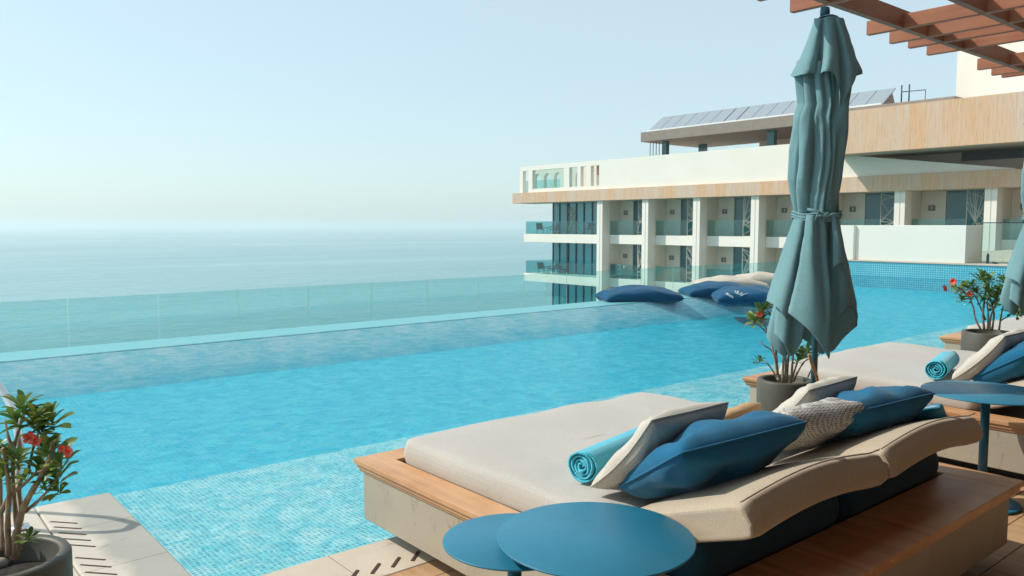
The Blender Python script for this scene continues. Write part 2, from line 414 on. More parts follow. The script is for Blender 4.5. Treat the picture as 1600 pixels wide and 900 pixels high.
M['soil'] = mat_noise('dark_soil', (.02, .018, .016), (.05, .04, .035), 30, .95, 60, .006)
M['print'] = mat_plain('white_print', (.80, .82, .80), .8)
M['podium'] = mat_noise('podium_concrete', (.45, .42, .36), (.38, .35, .30), .6, .9, 20, .003, world_=True)
def mat_knit():
    m, nt, b = nodes('black_and_white_knit')
    v = coords(nt)
    vo = N(nt, 'ShaderNodeTexVoronoi', Scale=110.0, Randomness=.25); nt.links.new(v, vo.inputs['Vector'])
    f = ramp(nt, vo.outputs['Distance'], .42, .62)
    nt.links.new(mixc(nt, f, (.54, .52, .48), (.17, .17, .17)), b.inputs['Base Color']); b.inputs['Roughness'].default_value = .95
    bump(nt, b, vo.outputs['Distance'], .004, -1); return m
M['knit'] = mat_knit()

# ================================================================== SETTING
SEA = -22.0
WL = -0.02
mb = MB(); mb.add([(-15000, -15000, SEA), (15000, -15000, SEA), (15000, 15000, SEA), (-15000, 15000, SEA)], [(0, 1, 2, 3)])
struct(mb.build('sea', M['sea']))
# haze box
hm, nt, b = nodes('haze_air'); nt.nodes.remove(b)
pv = N(nt, 'ShaderNodeVolumePrincipled'); pv.inputs['Color'].default_value = (.875, .945, .955, 1); pv.inputs['Density'].default_value = .00045; pv.inputs['Anisotropy'].default_value = .3
nt.links.new(pv.outputs[0], nt.nodes['Material Output'].inputs['Volume'])
mb = MB(); mb.box(-15100, -15100, SEA - 1, 15100, 15100, 24)
hz = mb.build('haze', hm); hz['kind'] = 'stuff'

XE = 25.3                                      # far end wall of the pool
LED = 5.47                                     # shallow ledge ends here
mb = MB()
mb.box(-9, -8, -22, 1.138, 5.148, -.31); mb.box(1.138, -8, -22, 45, 3.458, -.31)
struct(mb.build('podium', M['podium']))
# decks
mb = MB(); mb.box(.745, -8, -.3, 1.14, 5.15, 0)
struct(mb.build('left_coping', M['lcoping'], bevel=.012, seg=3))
mb = MB(); mb.box(-9, 4.2, -.3, .741, 5.15, -.002)
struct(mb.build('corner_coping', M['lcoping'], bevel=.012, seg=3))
mb = MB(); mb.box(1.143, 3.088, -.3, 25.3, 3.46, -.001)
struct(mb.build('front_coping', M['coping'], bevel=.006))
# board deck: every board a strip with small gaps, left part is stone paving
mb = MB(); y = -8
X = 1.16
bw = .145
for i in range(60):
    y1 = 3.084 - i * bw; y0 = y1 - bw + .006
    if y0 < -6: break
    x = 1.15 + random.uniform(-1.5, 0) 
    while x < 14:
        x1 = x + 2.2; mb.box(max(x, 1.15), y0, -.03, x1 - .004, y1, -.004 - random.uniform(0, .0015)); x = x1
struct(mb.build('wooden_deck', M['deckwood']))
mb = MB(); mb.box(.745, -8, -.1, 25.3, 3.08, -.034); struct(mb.build('deck_base', M['soil']))
mb = MB()
for ix in range(16):
    for iy in range(20):
        mb.box(-9 + ix * .609, -8 + iy * .61, -.3, -9 + ix * .609 + .605, -8 + iy * .61 + .606, -.006)
struct(mb.build('stone_paving', M['coping']))
# drain slots
mb = MB()
for yy in (4.82, 4.72, 4.615, 4.515, 4.415, 4.21, 4.105, 4.0, 3.895, 3.79, 3.685, 3.58):
    mb.add([(.765, yy, -.001), (.772, yy + .006, -.001), (.877, yy - .114, -.001), (.87, yy - .12, -.001), (.765, yy, .0025), (.772, yy + .006, .0025), (.877, yy - .114, .0025), (.87, yy - .12, .0025)], [(0, 1, 2, 3), (7, 6, 5, 4), (0, 4, 5, 1), (1, 5, 6, 2), (2, 6, 7, 3), (3, 7, 4, 0)])
for yy in () and (4.76, 4.66, 4.56, 4.455, 4.355, 4.15, 4.045, 3.94, 3.83, 3.72, 3.52, 3.42):
    mb.box(.768, yy - .004, -.0015, .872, yy + .004, .0025)
for xx in (1.60, 1.705, 1.82, 1.93, 2.04, 2.5, 2.6, 2.7, 4.4, 4.5, 4.6, 4.7, 4.8, 5.0, 5.1):
    a_, b_, w_ = Vector((xx - .042, 3.142, -.002)), Vector((xx + .042, 3.217, -.002)), Vector((.005, -.006, 0)); q_ = [a_ - w_, a_ + w_, b_ + w_, b_ - w_]
    mb.add(q_ + [v + Vector((0, 0, .0045)) for v in q_], [(0, 1, 2, 3), (7, 6, 5, 4), (0, 4, 5, 1), (1, 5, 6, 2), (2, 6, 7, 3), (3, 7, 4, 0)])
struct(mb.build('drain_slots', M['slot']))
# pool
mb = MB()
mb.add([(1.14, 3.46, -.13), (XE, 3.46, -.13), (XE, LED, -.13), (1.14, LED, -.13)], [(0, 1, 2, 3)])
mb.add([(1.14, LED, -.13), (XE, LED, -.13), (XE, LED, -.55), (1.14, LED, -.55)], [(0, 1, 2, 3)])
struct(mb.build('pool_ledge', M['ledge']))
mb = MB()
mb.add([(-30, 5.1, -.55), (XE, 5.1, -.55), (XE, 7.5, -.55), (-30, 7.5, -.55)], [(0, 1, 2, 3)])
mb.add([(-30, 7.5, -.55), (XE, 7.5, -.55), (XE, 10.85, -.40), (-30, 10.85, -.40)], [(0, 1, 2, 3)])
mb.add([(20.55, 10.8, -.41), (XE, 10.8, -.41), (XE, 13.42, -.41), (20.55, 13.42, -.41)], [(0, 1, 2, 3)])
struct(mb.build('pool_floor', M['deep']))
mb = MB(); mb.add([(-30, 10.45, -.43), (20.6, 10.45, -.43), (20.6, 11.151, -.04), (-30, 11.151, -.04)], [(0, 1, 2, 3)])
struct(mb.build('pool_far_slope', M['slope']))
mb = MB(); mb.box(-30, 11.152, -22, 20.6, 11.95, -.028); mb.box(20.1, 11.96, -22, 20.6, 13.42, -.028); mb.box(20.1, 13.421, -22, XE + .4, 13.7, .0)
struct(mb.build('infinity_edge', M['weir'], bevel=.01))
mb = MB(); mb.add([(-30, 3.461, WL), (XE, 3.461, WL), (XE, 11.16, WL), (-30, 11.16, WL)], [(0, 1, 2, 3)]); mb.add([(20.598, 11.16, WL), (XE, 11.16, WL), (XE, 13.42, WL), (20.598, 13.42, WL)], [(0, 1, 2, 3)])
struct(mb.build('pool_water', M['water']))
mb = MB(); mb.box(-30, 11.96, -22, 20.09, 12.9, -.7); struct(mb.build('catch_channel', M['podium']))
# end of the pool: tiled band, kerb, deck behind
mb = MB(); mb.box(XE, 3.46, -.6, XE + .4, 13.42, .43); struct(mb.build('tiled_pool_wall', M['band']))
mb = MB(); mb.box(XE - .03, 3.0, .431, 45, 13.5, .475); mb.box(XE+.41, 3.0, -3, 45, 13.5, .43); struct(mb.build('upper_deck', M['coping'], bevel=.006))

# ================================================================== glass fence along the infinity edge
g = thing('glass_fence', 'low frameless green tinted glass fence running behind the infinity edge', 'fence', (2, 12.6, -.6))
xs = [2.34 + 1.215 * k for k in range(-14, 15)]
for i, x in enumerate(xs):
    mb = MB(); mb.box(x + .006, 12.594, -.6, x + 1.209, 12.606, .57 + .001 * (i % 2))
    mb.build('glass_panel', M['glass'], g, bevel=.002)
for i, x in enumerate(xs):
    if x > 4: mb = MB(); mb.box(x - .004, 12.597, -.6, x + .004, 12.603, .575); mb.build('joint_strip', M['print'], g)

# ================================================================== white wall by the pool end
w = thing('boundary_wall', 'low white rendered wall with a narrow recess at the far end of the pool', 'wall', (XE + .1, 11, .475))
mb = MB(); mb.box(XE + .02, 9.49, .476, 26.6, 12.72, 1.6); mb.box(XE + .16, 12.722, .476, 26.6, 12.90, 1.597); mb.box(XE + .02, 12.902, .476, 26.6, 13.45, 1.6)
mb.build('wall', M['white'], w, bevel=.01)
g2 = thing('glass_balustrade', 'clear glass balustrade with a slim rail beside the white wall', 'balustrade', (26.4, 7, .475))
for k in range(6):
    mb = MB(); y1 = 9.47 - k * 1.3; mb.box(26.4, y1 - 1.28, .476, 26.412, y1, 1.66); mb.build('glass_panel', M['glass'], g2)
mb = MB(); mb.box(26.39, 1.6, 1.661, 26.425, 9.47, 1.69); mb.build('top_rail', M['mullion'], g2)
P = at_x(1543, 412, 25.8); mb = MB(); mb.lathe([(0, 0), (.036, 0), (.038, .01), (.038, .24), (.03, .27), (.015, .285), (.015, .31), (0, .31)], (P.x, P.y, .476), 20)
bt = mb.build('bottle', M['teal_pole'], None, (P.x, P.y, .476)); tag(bt, 'slim blue bottle standing on the ledge in front of the glass balustrade', 'bottle')
mb = MB(); P = at_x(1553, 413, 25.75)
Z0 = .476
pts = [[Vector((P.x + .07 * a, P.y - .10 * c, Z0 + .055 * (1 - abs(a)) * (1 - c * c) + .004)) for a in (-1, -.5, 0, .5, 1)] for c in [k / 6 - 1 for k in range(13)]]
mb.grid(pts); sn = mb.build('cloth', M['dark'], None, (P.x, P.y, Z0), solid=.008); tag(sn, 'small crumpled black cloth lying on the ledge beside the blue bottle', 'cloth')

# ================================================================== HOTEL WING
XB = 46.0
BAY = 4.70
YF = 44.62                      # +Y edge of the leftmost fin
FW = .60
Z_FT, Z_FB = 4.45, 3.54         # travertine fascia
SL = [(.84, .13), (-2.61, -3.31), (-6.06, -6.76), (-9.51, -10.2)]
hw = thing('hotel_wing', 'long white hotel wing with fins, glass balconies and a travertine band', 'building', (XB, 30, SEA))
def part(mb, name, mat, par=hw, **k): return mb.build(name, mat, par, **k)
mb = MB(); mb.box(XB - .2, 5, Z_FB, XB + 2.5, 54.92, Z_FT); part(mb, 'travertine_band', M['trav'], bevel=.02)
# parapet with the left roof terrace frame
def pz(x, y): p = at_x(x, y, XB); return p.y, p.z
Ztop = 6.72
mb = MB()
yR = at_x(936, 290, XB).y
yS = at_x(1317, 242, XB).y; zS = at_x(1317, 242, XB).z
yE = at_x(1588, 263, XB).y; zE = at_x(1588, 263, XB).z
mb.box(XB, yS + .01, Z_FT, XB + .35, yR, Ztop)
a = [(yS, Z_FT), (yS, zS), (yE, zE), (yE, Z_FT)]
for x0 in (XB,):
    vs = [(x0, y, z) for y, z in a] + [(x0 + .35, y, z) for y, z in a]
    mb.add(vs, [(0, 1, 2, 3), (7, 6, 5, 4), (0, 4, 5, 1), (1, 5, 6, 2), (2, 6, 7, 3), (3, 7, 4, 0)])
part(mb, 'parapet', M['white'])
mb = MB()
Y = lambda x: at_x(x, 280, XB).y
yL = Y(812)
mb.box(XB, yR + .002, 6.35, XB + .35, yL, Ztop)           # head beam
for xa, xb in ((812, 817), (825.5, 832), (881, 889.5), (902, 907), (916, 923)):
    mb.box(XB, Y(xb), Z_FT, XB + .35, Y(xa), 6.348)
mb.box(XB + .004, Y(880.9), Z_FT, XB + .34, Y(832.1), 4.75)
for xa, xb in ((889.6, 901.9), (907.1, 915.9), (923.1, 935.9)): mb.box(XB, Y(xb), Z_FT, XB + .34, Y(xa), 4.75)
part(mb, 'terrace_frame', M['white'])
mb = MB(); mb.box(XB + .01, Y(882), 4.76, XB + .05, Y(832), 6.34); mb.box(XB + .01, Y(902), 4.76, XB + .05, Y(890), 6.34)
part(mb, 'terrace_glass', M['glass'])
# arched loggia behind the frame
mb = MB()
XA = XB + 5
def arch_wall(mb, y0, y1, n, zb, zt, spring, x, th=.4):
    wdt = (y1 - y0) / n; r = wdt * .36
    for i in range(n):
        c = y0 + wdt * (i + .5)
        top = []; arc = []
        K = 14
        for k in range(K + 1):
            t = math.pi * k / K; arc.append((c + r * math.cos(math.pi - t), spring + r * math.sin(math.pi - t)))
        outer = [(c - wdt / 2 + wdt * k / K, zt) for k in range(K + 1)]
        P = [[(x, a[0], a[1]) for a in arc], [(x, o[0], o[1]) for o in outer], [(x + th, o[0], o[1]) for o in outer], [(x + th, a[0], a[1]) for a in arc]]
        mb.grid(P, smooth=False, closed_u=True)
        mb.box(x, c - wdt / 2, zb, x + th, c - r, spring); mb.box(x, c + r, zb, x + th, c + wdt / 2, spring)
        for s_ in (-1, 1):
            mb.add([(x, c + s_ * r, spring), (x, c + s_ * wdt / 2, spring), (x, c + s_ * wdt / 2, zt), (x + th, c + s_ * r, spring), (x + th, c + s_ * wdt / 2, spring), (x + th, c + s_ * wdt / 2, zt)], [(0, 1, 2), (3, 5, 4)])
yA0 = at_x(932, 280, XA).y; yA1 = at_x(832, 280, XA).y
arch_wall(mb, yA0, yA1, 6, Z_FT + .02, 6.9, 6.0, XA)
part(mb, 'arcade', M['beige'])
mb = MB(); mb.box(XB + 3.4, yA0 + 3, Z_FT + .02, XB + 3.42, yA1 - .2, 5.75); part(mb, 'terrace_screen', M['bglass'])
mb = MB(); mb.box(XB + 2.51, 5, Z_FB + .3, 62, 54.5, Z_FT - .02); part(mb, 'roof_slab', M['beige'])
# fins
nf = 9
for i in range(nf):
    y1 = YF - BAY * i
    mb = MB(); mb.box(XB, y1 - .30, SEA, XB + .8, y1, Z_FB - .002); mb.box(XB, y1 - FW, SEA, XB + .8, y1 - .36, Z_FB - .002)
    mb.box(XB + .03, y1 - .362, SEA, XB + .8, y1 - .298, Z_FB - .003)
    part(mb, 'column', M['white'])
    mb = MB(); mb.box(XB + .802, y1 - FW + .01, SEA, XB + 2.6, y1 - .01, Z_FB - .003); part(mb, 'party_wall', M['beige'])
XP = XB + .85
XW = XB + 2.1
for fl in range(3):
    zt, zb = SL[fl]
    ceil_ = (SL[fl - 1][1] if fl else Z_FB) - .004
    for i in range(nf - 1):
        y1 = YF - BAY * i - FW; y0 = YF - BAY * (i + 1)
        mb = MB(); mb.box(XP, y0 + .003, zb, XW, y1 - .003, zt); part(mb, 'balcony_slab', M['white'])
        ysc = y0 + 1.22
        mb = MB(); mb.box(XP + .06, ysc, zt + .002, XP + .08, y1 - .02, zt + 1.12)
        if i < 7 and fl < 2: part(mb, 'balcony_glass', M['bglass'])
        # back wall, window and screen
        yd = y0 + 2.75
        mb = MB(); mb.box(XW, yd, zt - .01, XW + .2, y1 - .002, ceil_); part(mb, 'back_wall', M['beige'])
        mb = MB(); mb.box(XW + .05, y0 + .002, zt, XW + .1, yd - .01, ceil_); wdn = part(mb, 'window', M['door'])
        if i < 8 and fl < 2:
            mb = MB()
            rnd = random.Random(fl * 20 + i)
            xa = XP + .07
            ya, yb = y0 + .03, ysc - .03
            za, zc = zt + .02, ceil_ - .02
            for s_ in ((ya, za, yb, za), (ya, zc, yb, zc), (ya, za, ya, zc), (yb, za, yb, zc)):
                mb.tube([(xa, s_[0], s_[1]), (xa, s_[2], s_[3])], .02, 4, smooth=False)
            hub = (rnd.uniform(ya, yb), za + .9)
            for k in range(11):
                t = rnd.uniform(0, 1); e = rnd.choice(((yb, za + t * (zc - za)), (ya, za + t * (zc - za)), (ya + t * (yb - ya), zc)))
                mb.tube([(xa, hub[0], hub[1]), (xa, e[0], e[1])], .013, 4, smooth=False)
            for k in range(7):
                t, u = rnd.uniform(0, 1), rnd.uniform(0, 1)
                mb.tube([(xa + .01, ya, za + t * (zc - za)), (xa + .01, yb, za + u * (zc - za))], .013, 4, smooth=False)
            part(mb, 'lattice_screen', M['screen'])
        if fl < 2 and i < 8:
            yc = y1 - .62; zc_ = zt + 1.75
            mb = MB(); mb.box(XW - .14, yc - .16, zc_ - .16, XW - .002, yc - .13, zc_ + .16); mb.box(XW - .14, yc + .13, zc_ - .16, XW - .002, yc + .16, zc_ + .16)
            mb.box(XW - .14, yc - .13, zc_ + .13, XW - .002, yc + .13, zc_ + .16); mb.box(XW - .03, yc - .13, zc_ - .16, XW - .002, yc + .13, zc_ + .13)
            lp = part(mb, 'wall_lamp', M['grey_fascia'])
            mb = MB(); mb.box(XW - .09, yc - .05, zc_ - .06, XW - .04, yc + .05, zc_ + .1); mb.build('lamp_shade', M['screen'], lp)
# end balconies (left of the first fin) and curtain wall
for fl in range(3):
    zt, zb = SL[fl]
    mb = MB(); mb.box(XB + .02, YF + .002, zb, XB + 5.5, 53.6, zt); part(mb, 'end_balcony_slab', M['white'], bevel=.02)
    if fl < 2:
        mb = MB()
        mb.box(XB + .1, YF + .02, zt + .002, XB + .12, 53.4, zt + 1.1); part(mb, 'balcony_glass', M['bglass'])
        mb = MB(); mb.box(XB + .121, 53.38, zt + .002, XB + 5.4, 53.4, zt + 1.1); part(mb, 'balcony_glass', M['bglass'])
XC = XB + 2.3
yCL = at_x(864, 340, XC).y
lev = [(Z_FB - .004, .84), (.126, -2.61), (-3.314, -6.06), (-6.764, -9.51)]
for zt, zb in lev:
    mb = MB(); mb.box(XC + .03, YF - .3, zb + .002, XC + .05, yCL, zt); mb.box(XC + .05, yCL - .02, zb + .002, XC + 9, yCL, zt)
    wd = part(mb, 'window', M['curtain'])
    mb = MB()
    for px_, w_ in ((874.5, .05), (887.5, .13), (900.5, .06), (912.5, .06), (925.5, .05)):
        yy = at_x(px_, 340, XC).y; mb.box(XC - .04, yy - w_, zb + .003, XC + .028, yy + w_, zt - .001)
    mb.box(XC - .03, yCL - .06, zb + .003, XC + .03, yCL + .03, zt - .001)
    mb.build('mullion', M['mullion'], wd)
# screen in the upper end window
mb = MB(); rnd = random.Random(3); ya, yb = at_x(900, 340, XC).y, at_x(889, 340, XC).y
for k in range(20):
    t, u = rnd.uniform(.86, 3.4), rnd.uniform(.86, 3.4)
    mb.tube([(XC - .08, ya, t), (XC - .08, yb, u)], .014, 4, smooth=False)
part(mb, 'lattice_screen', M['screen'])
mb = MB(); mb.box(XW + .22, 5, SEA, 62, YF - .4, Z_FB + .28); mb.box(XC + 9.1, YF - .4, SEA, 62, 53, Z_FB + .28); part(mb, 'core_wall', M['beige'])
mb = MB(); mb.box(XC + .06, YF - .35, SEA, XC + 9, yCL - .05, -10); part(mb, 'base_wall', M['beige'])
# wall behind the sloping parapet
mb = MB(); mb.box(XB + 2.2, 2, Z_FT, XB + 2.6, 26, 7.6); part(mb, 'upper_wall', M['beige'])
ys0 = at_x(1503, 245, XB + 2.18).y
mb = MB(); mb.box(XB + 2.12, 5, at_x(1503, 252, XB + 2.18).z, XB + 2.19, ys0, at_x(1503, 236, XB + 2.18).z); part(mb, 'slot_window', M['dark'])
# balcony furniture
def mini_chair(loc, rz, label):
    t = thing('balcony_chair', label, 'chair', loc, 'chairs on the end balconies')
    t.rotation_euler = (0, 0, rz)
    def pc(mb, nm):
        o = mb.build(nm, M['mullion']); o.parent = t; return o
    mb = MB(); mb.box(-.28, -.28, .38, .28, .28, .46); pc(mb, 'seat')
    mb = MB(); mb.add([(-.28, .2, .46), (.28, .2, .46), (.28, .42, .95), (-.28, .42, .95), (-.28, .26, .46), (.28, .26, .46), (.28, .47, .93), (-.28, .47, .93)], [(0, 1, 2, 3), (7, 6, 5, 4), (0, 4, 5, 1), (1, 5, 6, 2), (2, 6, 7, 3), (3, 7, 4, 0)]); pc(mb, 'backrest')
    for sx in (-1, 1):
        for sy in (-1, 1):
            mb = MB(); mb.tube([(sx * .26, sy * .26, 0), (sx * .25, sy * .25, .38)], .022, 6); pc(mb, 'leg')
        mb = MB(); mb.tube([(sx * .29, -.28, .38), (sx * .29, -.28, .64), (sx * .29, .3, .64)], .022, 6); pc(mb, 'armrest')
def mini_table(loc, label):
    t = thing('balcony_table', label, 'table', loc, 'tables on the end balconies')
    for nm, pr in (('tabletop', [(0, .56), (.3, .56), (.3, .6), (0, .6)]), ('pedestal', [(0.02, .02), (.03, .56)]), ('base', [(0, 0), (.2, 0), (.2, .02), (0, .02)])):
        mb = MB(); mb.lathe(pr, (0, 0, 0), 16); o = mb.build(nm, M['mullion']); o.parent = t
for px_, fl, rz, lb in ((844, 0, 2.2, 'dark balcony chair nearest the sea on the upper end balcony'), (866, 0, -1.8, 'dark chair right of the small table on the upper end balcony'), (921, 0, -1.2, 'dark reclined chair by the column on the upper end balcony'),
                        (846, 1, 2.2, 'dark balcony chair nearest the sea on the lower end balcony'), (865, 1, -1.8, 'dark chair right of the small table on the lower end balcony'), (878, 1, 1.4, 'dark chair in front of the blue windows on the lower end balcony')):
    p = at_x(px_, 350, XB + 1.2); mini_chair((XB + 1.2, p.y, SL[fl][0] + .002), rz, lb)
for px_, fl, lb in ((855, 0, 'small dark table between two chairs on the upper end balcony'), (856, 1, 'small dark table between two chairs on the lower end balcony')):
    p = at_x(px_, 350, XB + 1.0); mini_table((XB + 1.0, p.y, SL[fl][0] + .002), lb)
for px_, mt, nm, lb in ((958, 'teal_metal', 'towel', 'blue towel hung behind the glass of the lower left balcony'), (968, 'pillow_white', 'towel', 'white towel hung behind the glass of the lower left balcony')):
    p = at_x(px_, 414, XP + .3); mb = MB()
    G = [[Vector((XP + .2 + .03 * math.sin(k * 1.3 + j), p.y - .35 + .7 * k / 8, -2.6 + .25 + .85 * j / 6)) for k in range(9)] for j in range(7)]
    mb.grid(G); o = mb.build(nm, M[mt], None, (XP + .2, p.y, -2.3), solid=.02); tag(o, lb, 'towel')
    r_ = MB(); 
# drying rack that carries the towels
p0 = at_x(962, 414, XP + .3)
rk = thing('drying_rack', 'thin drying rack under two towels on the lower left balcony', 'rack', (XP + .2, p0.y, -2.608))
mb = MB(); mb.tube([(XP + .2, p0.y - 1.0, -1.5), (XP + .2, p0.y + 1.0, -1.5)], .015, 6); mb.build('rail', M['steel'], rk)
for s_ in (-1, 1):
    mb = MB(); mb.tube([(XP + .2, p0.y + s_, -2.608), (XP + .2, p0.y + s_, -1.5)], .015, 6); mb.build('leg', M['steel'], rk)

# travertine block and tower above
ub = thing('upper_block', 'upper hotel block faced in tall orange travertine panels', 'building', (44, 12, 5.66))
XT = 44.0
yT = at_x(1290, 200, XT).y
mb = MB(); mb.box(XT, -8, at_x(1313, 241, XT).z, XT + .5, yT, at_x(1322, 174, XT).z); mb.build('travertine_wall', M['trav'], ub)
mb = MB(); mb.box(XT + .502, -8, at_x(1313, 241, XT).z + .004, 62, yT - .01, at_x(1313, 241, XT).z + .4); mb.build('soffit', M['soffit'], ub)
mb = MB(); mb.box(XT + .502, -8, at_x(1313, 241, XT).z + .401, 60, yT - .02, at_x(1322, 174, XT).z - .05); mb.build('core_wall', M['beige'], ub)
tw = thing('white_tower', 'tall plain white stair tower rising behind the travertine block', 'building', (51, 15, 8))
mb = MB(); mb.box(50, -6, 7.5, 58, at_x(1494.5, 120, 50).y, 22.5); mb.build('wall', M['white'], tw)
# roof canopy with solar panels
XR = 47.0
rc = thing('roof_canopy', 'flat brown grey roof canopy on dark posts carrying solar panels', 'canopy', (XR, 30, 6.7))
yc1 = at_x(1001, 214, XR).y; zc1 = at_x(1001, 207, XR).z; zc0 = at_x(1001, 222, XR).z
ycr = at_x(1492, 160, XR).y
mb = MB(); mb.box(XR, ycr, zc0, XR + 7.5, yc1, zc1); mb.build('roof', M['grey_fascia'], rc, bevel=.02)
for px_, w_ in ((1038, .18), (1096, .3), (1203, .28)):
    for dx in (.9,):
        p = at_x(px_, 240, XR + dx + (4 if px_ == 1096 else 0)); mb = MB(); mb.box(p.x, p.y - w_, 4.4, p.x + .35, p.y + w_, zc0 - .002); mb.build('post', M['door'], rc)
mb = MB(); mb.box(XR + 6.4, yc1 - 12, 4.5, XR + 6.8, yc1 - 6.2, zc0 - .003); mb.box(XR + 5, ycr, 4.5, XR + 5.3, yc1 - 13, zc0 - .003); mb.build('back_wall', M['beige'], rc)
p = at_x(1030, 240, XR + 1.0)
mb = MB()
for k in range(5): mb.tube([(XR + 1, p.y + .9 - k * .3, 6.75), (XR + 1, p.y + .9 - k * .3, zc0 - .002)], .03, 6)
mb.build('railing', M['mullion'], rc)
zp0 = zc1 + .06
pA = at_x(1035, 183, XR + 2.6); pB = at_x(1400, 137, XR + 2.6)
yl = at_x(1008, 200, XR + .2).y - .2; yr = at_x(1378, 168, XR + .2).y
npan = 16
for k in range(npan):
    y_a = yl + (yr - yl) * k / npan; y_b = yl + (yr - yl) * (k + 1) / npan
    u_a = pA.y + (pB.y - pA.y) * k / npan; u_b = pA.y + (pB.y - pA.y) * (k + 1) / npan
    zt = pA.z + (pB.z - pA.z) * (k + .5) / npan
    d = (y_b - y_a) * (.02 if k != 6 else .07)
    mb = MB(); vs = [(XR + .25, y_a + d, zp0), (XR + .25, y_b - d, zp0), (XR + 2.6, u_b - d, zt), (XR + 2.6, u_a + d, zt)]
    vs += [(x + .05, y, z - .06) for x, y, z in vs]
    mb.add(vs, [(0, 1, 2, 3), (7, 6, 5, 4), (0, 4, 5, 1), (1, 5, 6, 2), (2, 6, 7, 3), (3, 7, 4, 0)])
    mb.build('solar_panel', M['solar'], rc)
mb = MB(); mb.box(XR + .1, yr, zc1 - .02, XR + .24, yl, zp0 + .05)
mb.build('panel_kerb', M['print'], rc)
mb = MB(); mb.add([(XR + .5, yr + .3, zc1 - .01), (XR + 2.7, yr + .3, zc1 - .01), (XR + 2.7, pB.y + .3, pB.z - .1), (XR + .5, yl - .3, zc1 - .01), (XR + 2.7, yl - .3, zc1 - .01), (XR + 2.7, pA.y - .3, pA.z - .1)], [(0, 1, 2), (3, 5, 4), (1, 4, 5, 2)]); mb.build('panel_frame', M['grey_fascia'], rc)
mb = MB(); q = pB.y - .35
mb.tube([(XR + 2.6, q, zc1), (XR + 2.6, q - .0, pB.z + .1)], .04, 6); mb.tube([(XR + 2.6, q - .45, zc1), (XR + 2.6, q - .45, pB.z + .1)], .04, 6)
mb.tube([(XR + 2.6, q, pB.z - .3), (XR + 2.6, q - 1.4, pB.z - .35), (XR + 2.6, q - 1.4, pB.z - 1.3), (XR + 2.6, q, pB.z - 1.4)], .03, 6)
mb.build('ladder_rail', M['mullion'], rc)

# ================================================================== PERGOLA
PZ = 3.0
pg = thing('pergola', 'red brown timber pergola of close rafters on two beams, overhead', 'pergola', (6, 0, 0))
rx = [(at_z(px_, py_, PZ)) for px_, py_ in ((1160, 6), (1222, 22), (1352, 55), (1394.5, 67), (1419, 75), (1461, 84), (1546, 106.5), (1574, 114.5), (1589, 118))]
rx = [p.x for p in rx] + [9.6, 10.0, 10.35]
for i, x in enumerate(rx):
    y1 = 2.94 + (.02 if i % 2 else 0)
    mb = MB(); mb.box(x, -3.5, PZ, x + .05, y1, PZ + (.10 if 1 < i else .14)); mb.build('rafter', M['pergola'], pg, bevel=.003)
pa = at_z(1289, 9.5, PZ - .0)
for yb_, h_ in ((2.72, .13), (2.18, .12)):
    mb = MB(); mb.box(3.4, yb_ - .05, PZ + .003, 14, yb_, PZ + h_); mb.build('beam', M['beam'], pg, bevel=.003)
for x_, y_ in ((3.6, -3.2), (13.8, -3.2), (13.8, 2.44)):
    mb = MB(); mb.box(x_, y_, 0, x_ + .14, y_ + .14, PZ - .2); mb.build('post', M['beam'], pg, bevel=.004)
for yb_ in (-3.2,):
    mb = MB(); mb.box(3.4, yb_, PZ - .19, 14, yb_ + .14, PZ - .001); mb.build('beam', M['beam'], pg)

rf = thing('added_shade_roof', 'added brown timber slab over the deck, out of view, blocking sky light', 'roof', (5, -2, 3.2))  # unseen slab, added to cut sky light from overhead
mb = MB(); mb.box(-6, -5.98, 3.16, 16, 1.55, 3.3); mb.build('added_shade_slab', M['beam'], rf)
for x_ in (-5.8, 15.7):
    for y_ in (-5.7, 1.2):
        mb = MB(); mb.box(x_, y_, 0, x_ + .18, y_ + .18, 3.158); mb.build('post', M['beam'], rf)  # posts of the added unseen slab
hb = thing('added_shade_wall', 'added broad wall with dark panes behind the camera, out of view, blocking sky light', 'building', (15, -6, 0))  # unseen wall, added to keep sky light off the faces turned this way
mb = MB(); mb.box(-9, -7.5, -.3, 44, -6.0, 15); mb.build('wall', M['grey_fascia'], hb)
for k in range(12):
    mb = MB(); mb.box(-7 + 4.2 * k, -6.0, .1, -4.2 + 4.2 * k, -5.97, 2.7); mb.build('window', M['door'], hb)  # dark panes of the added unseen wall

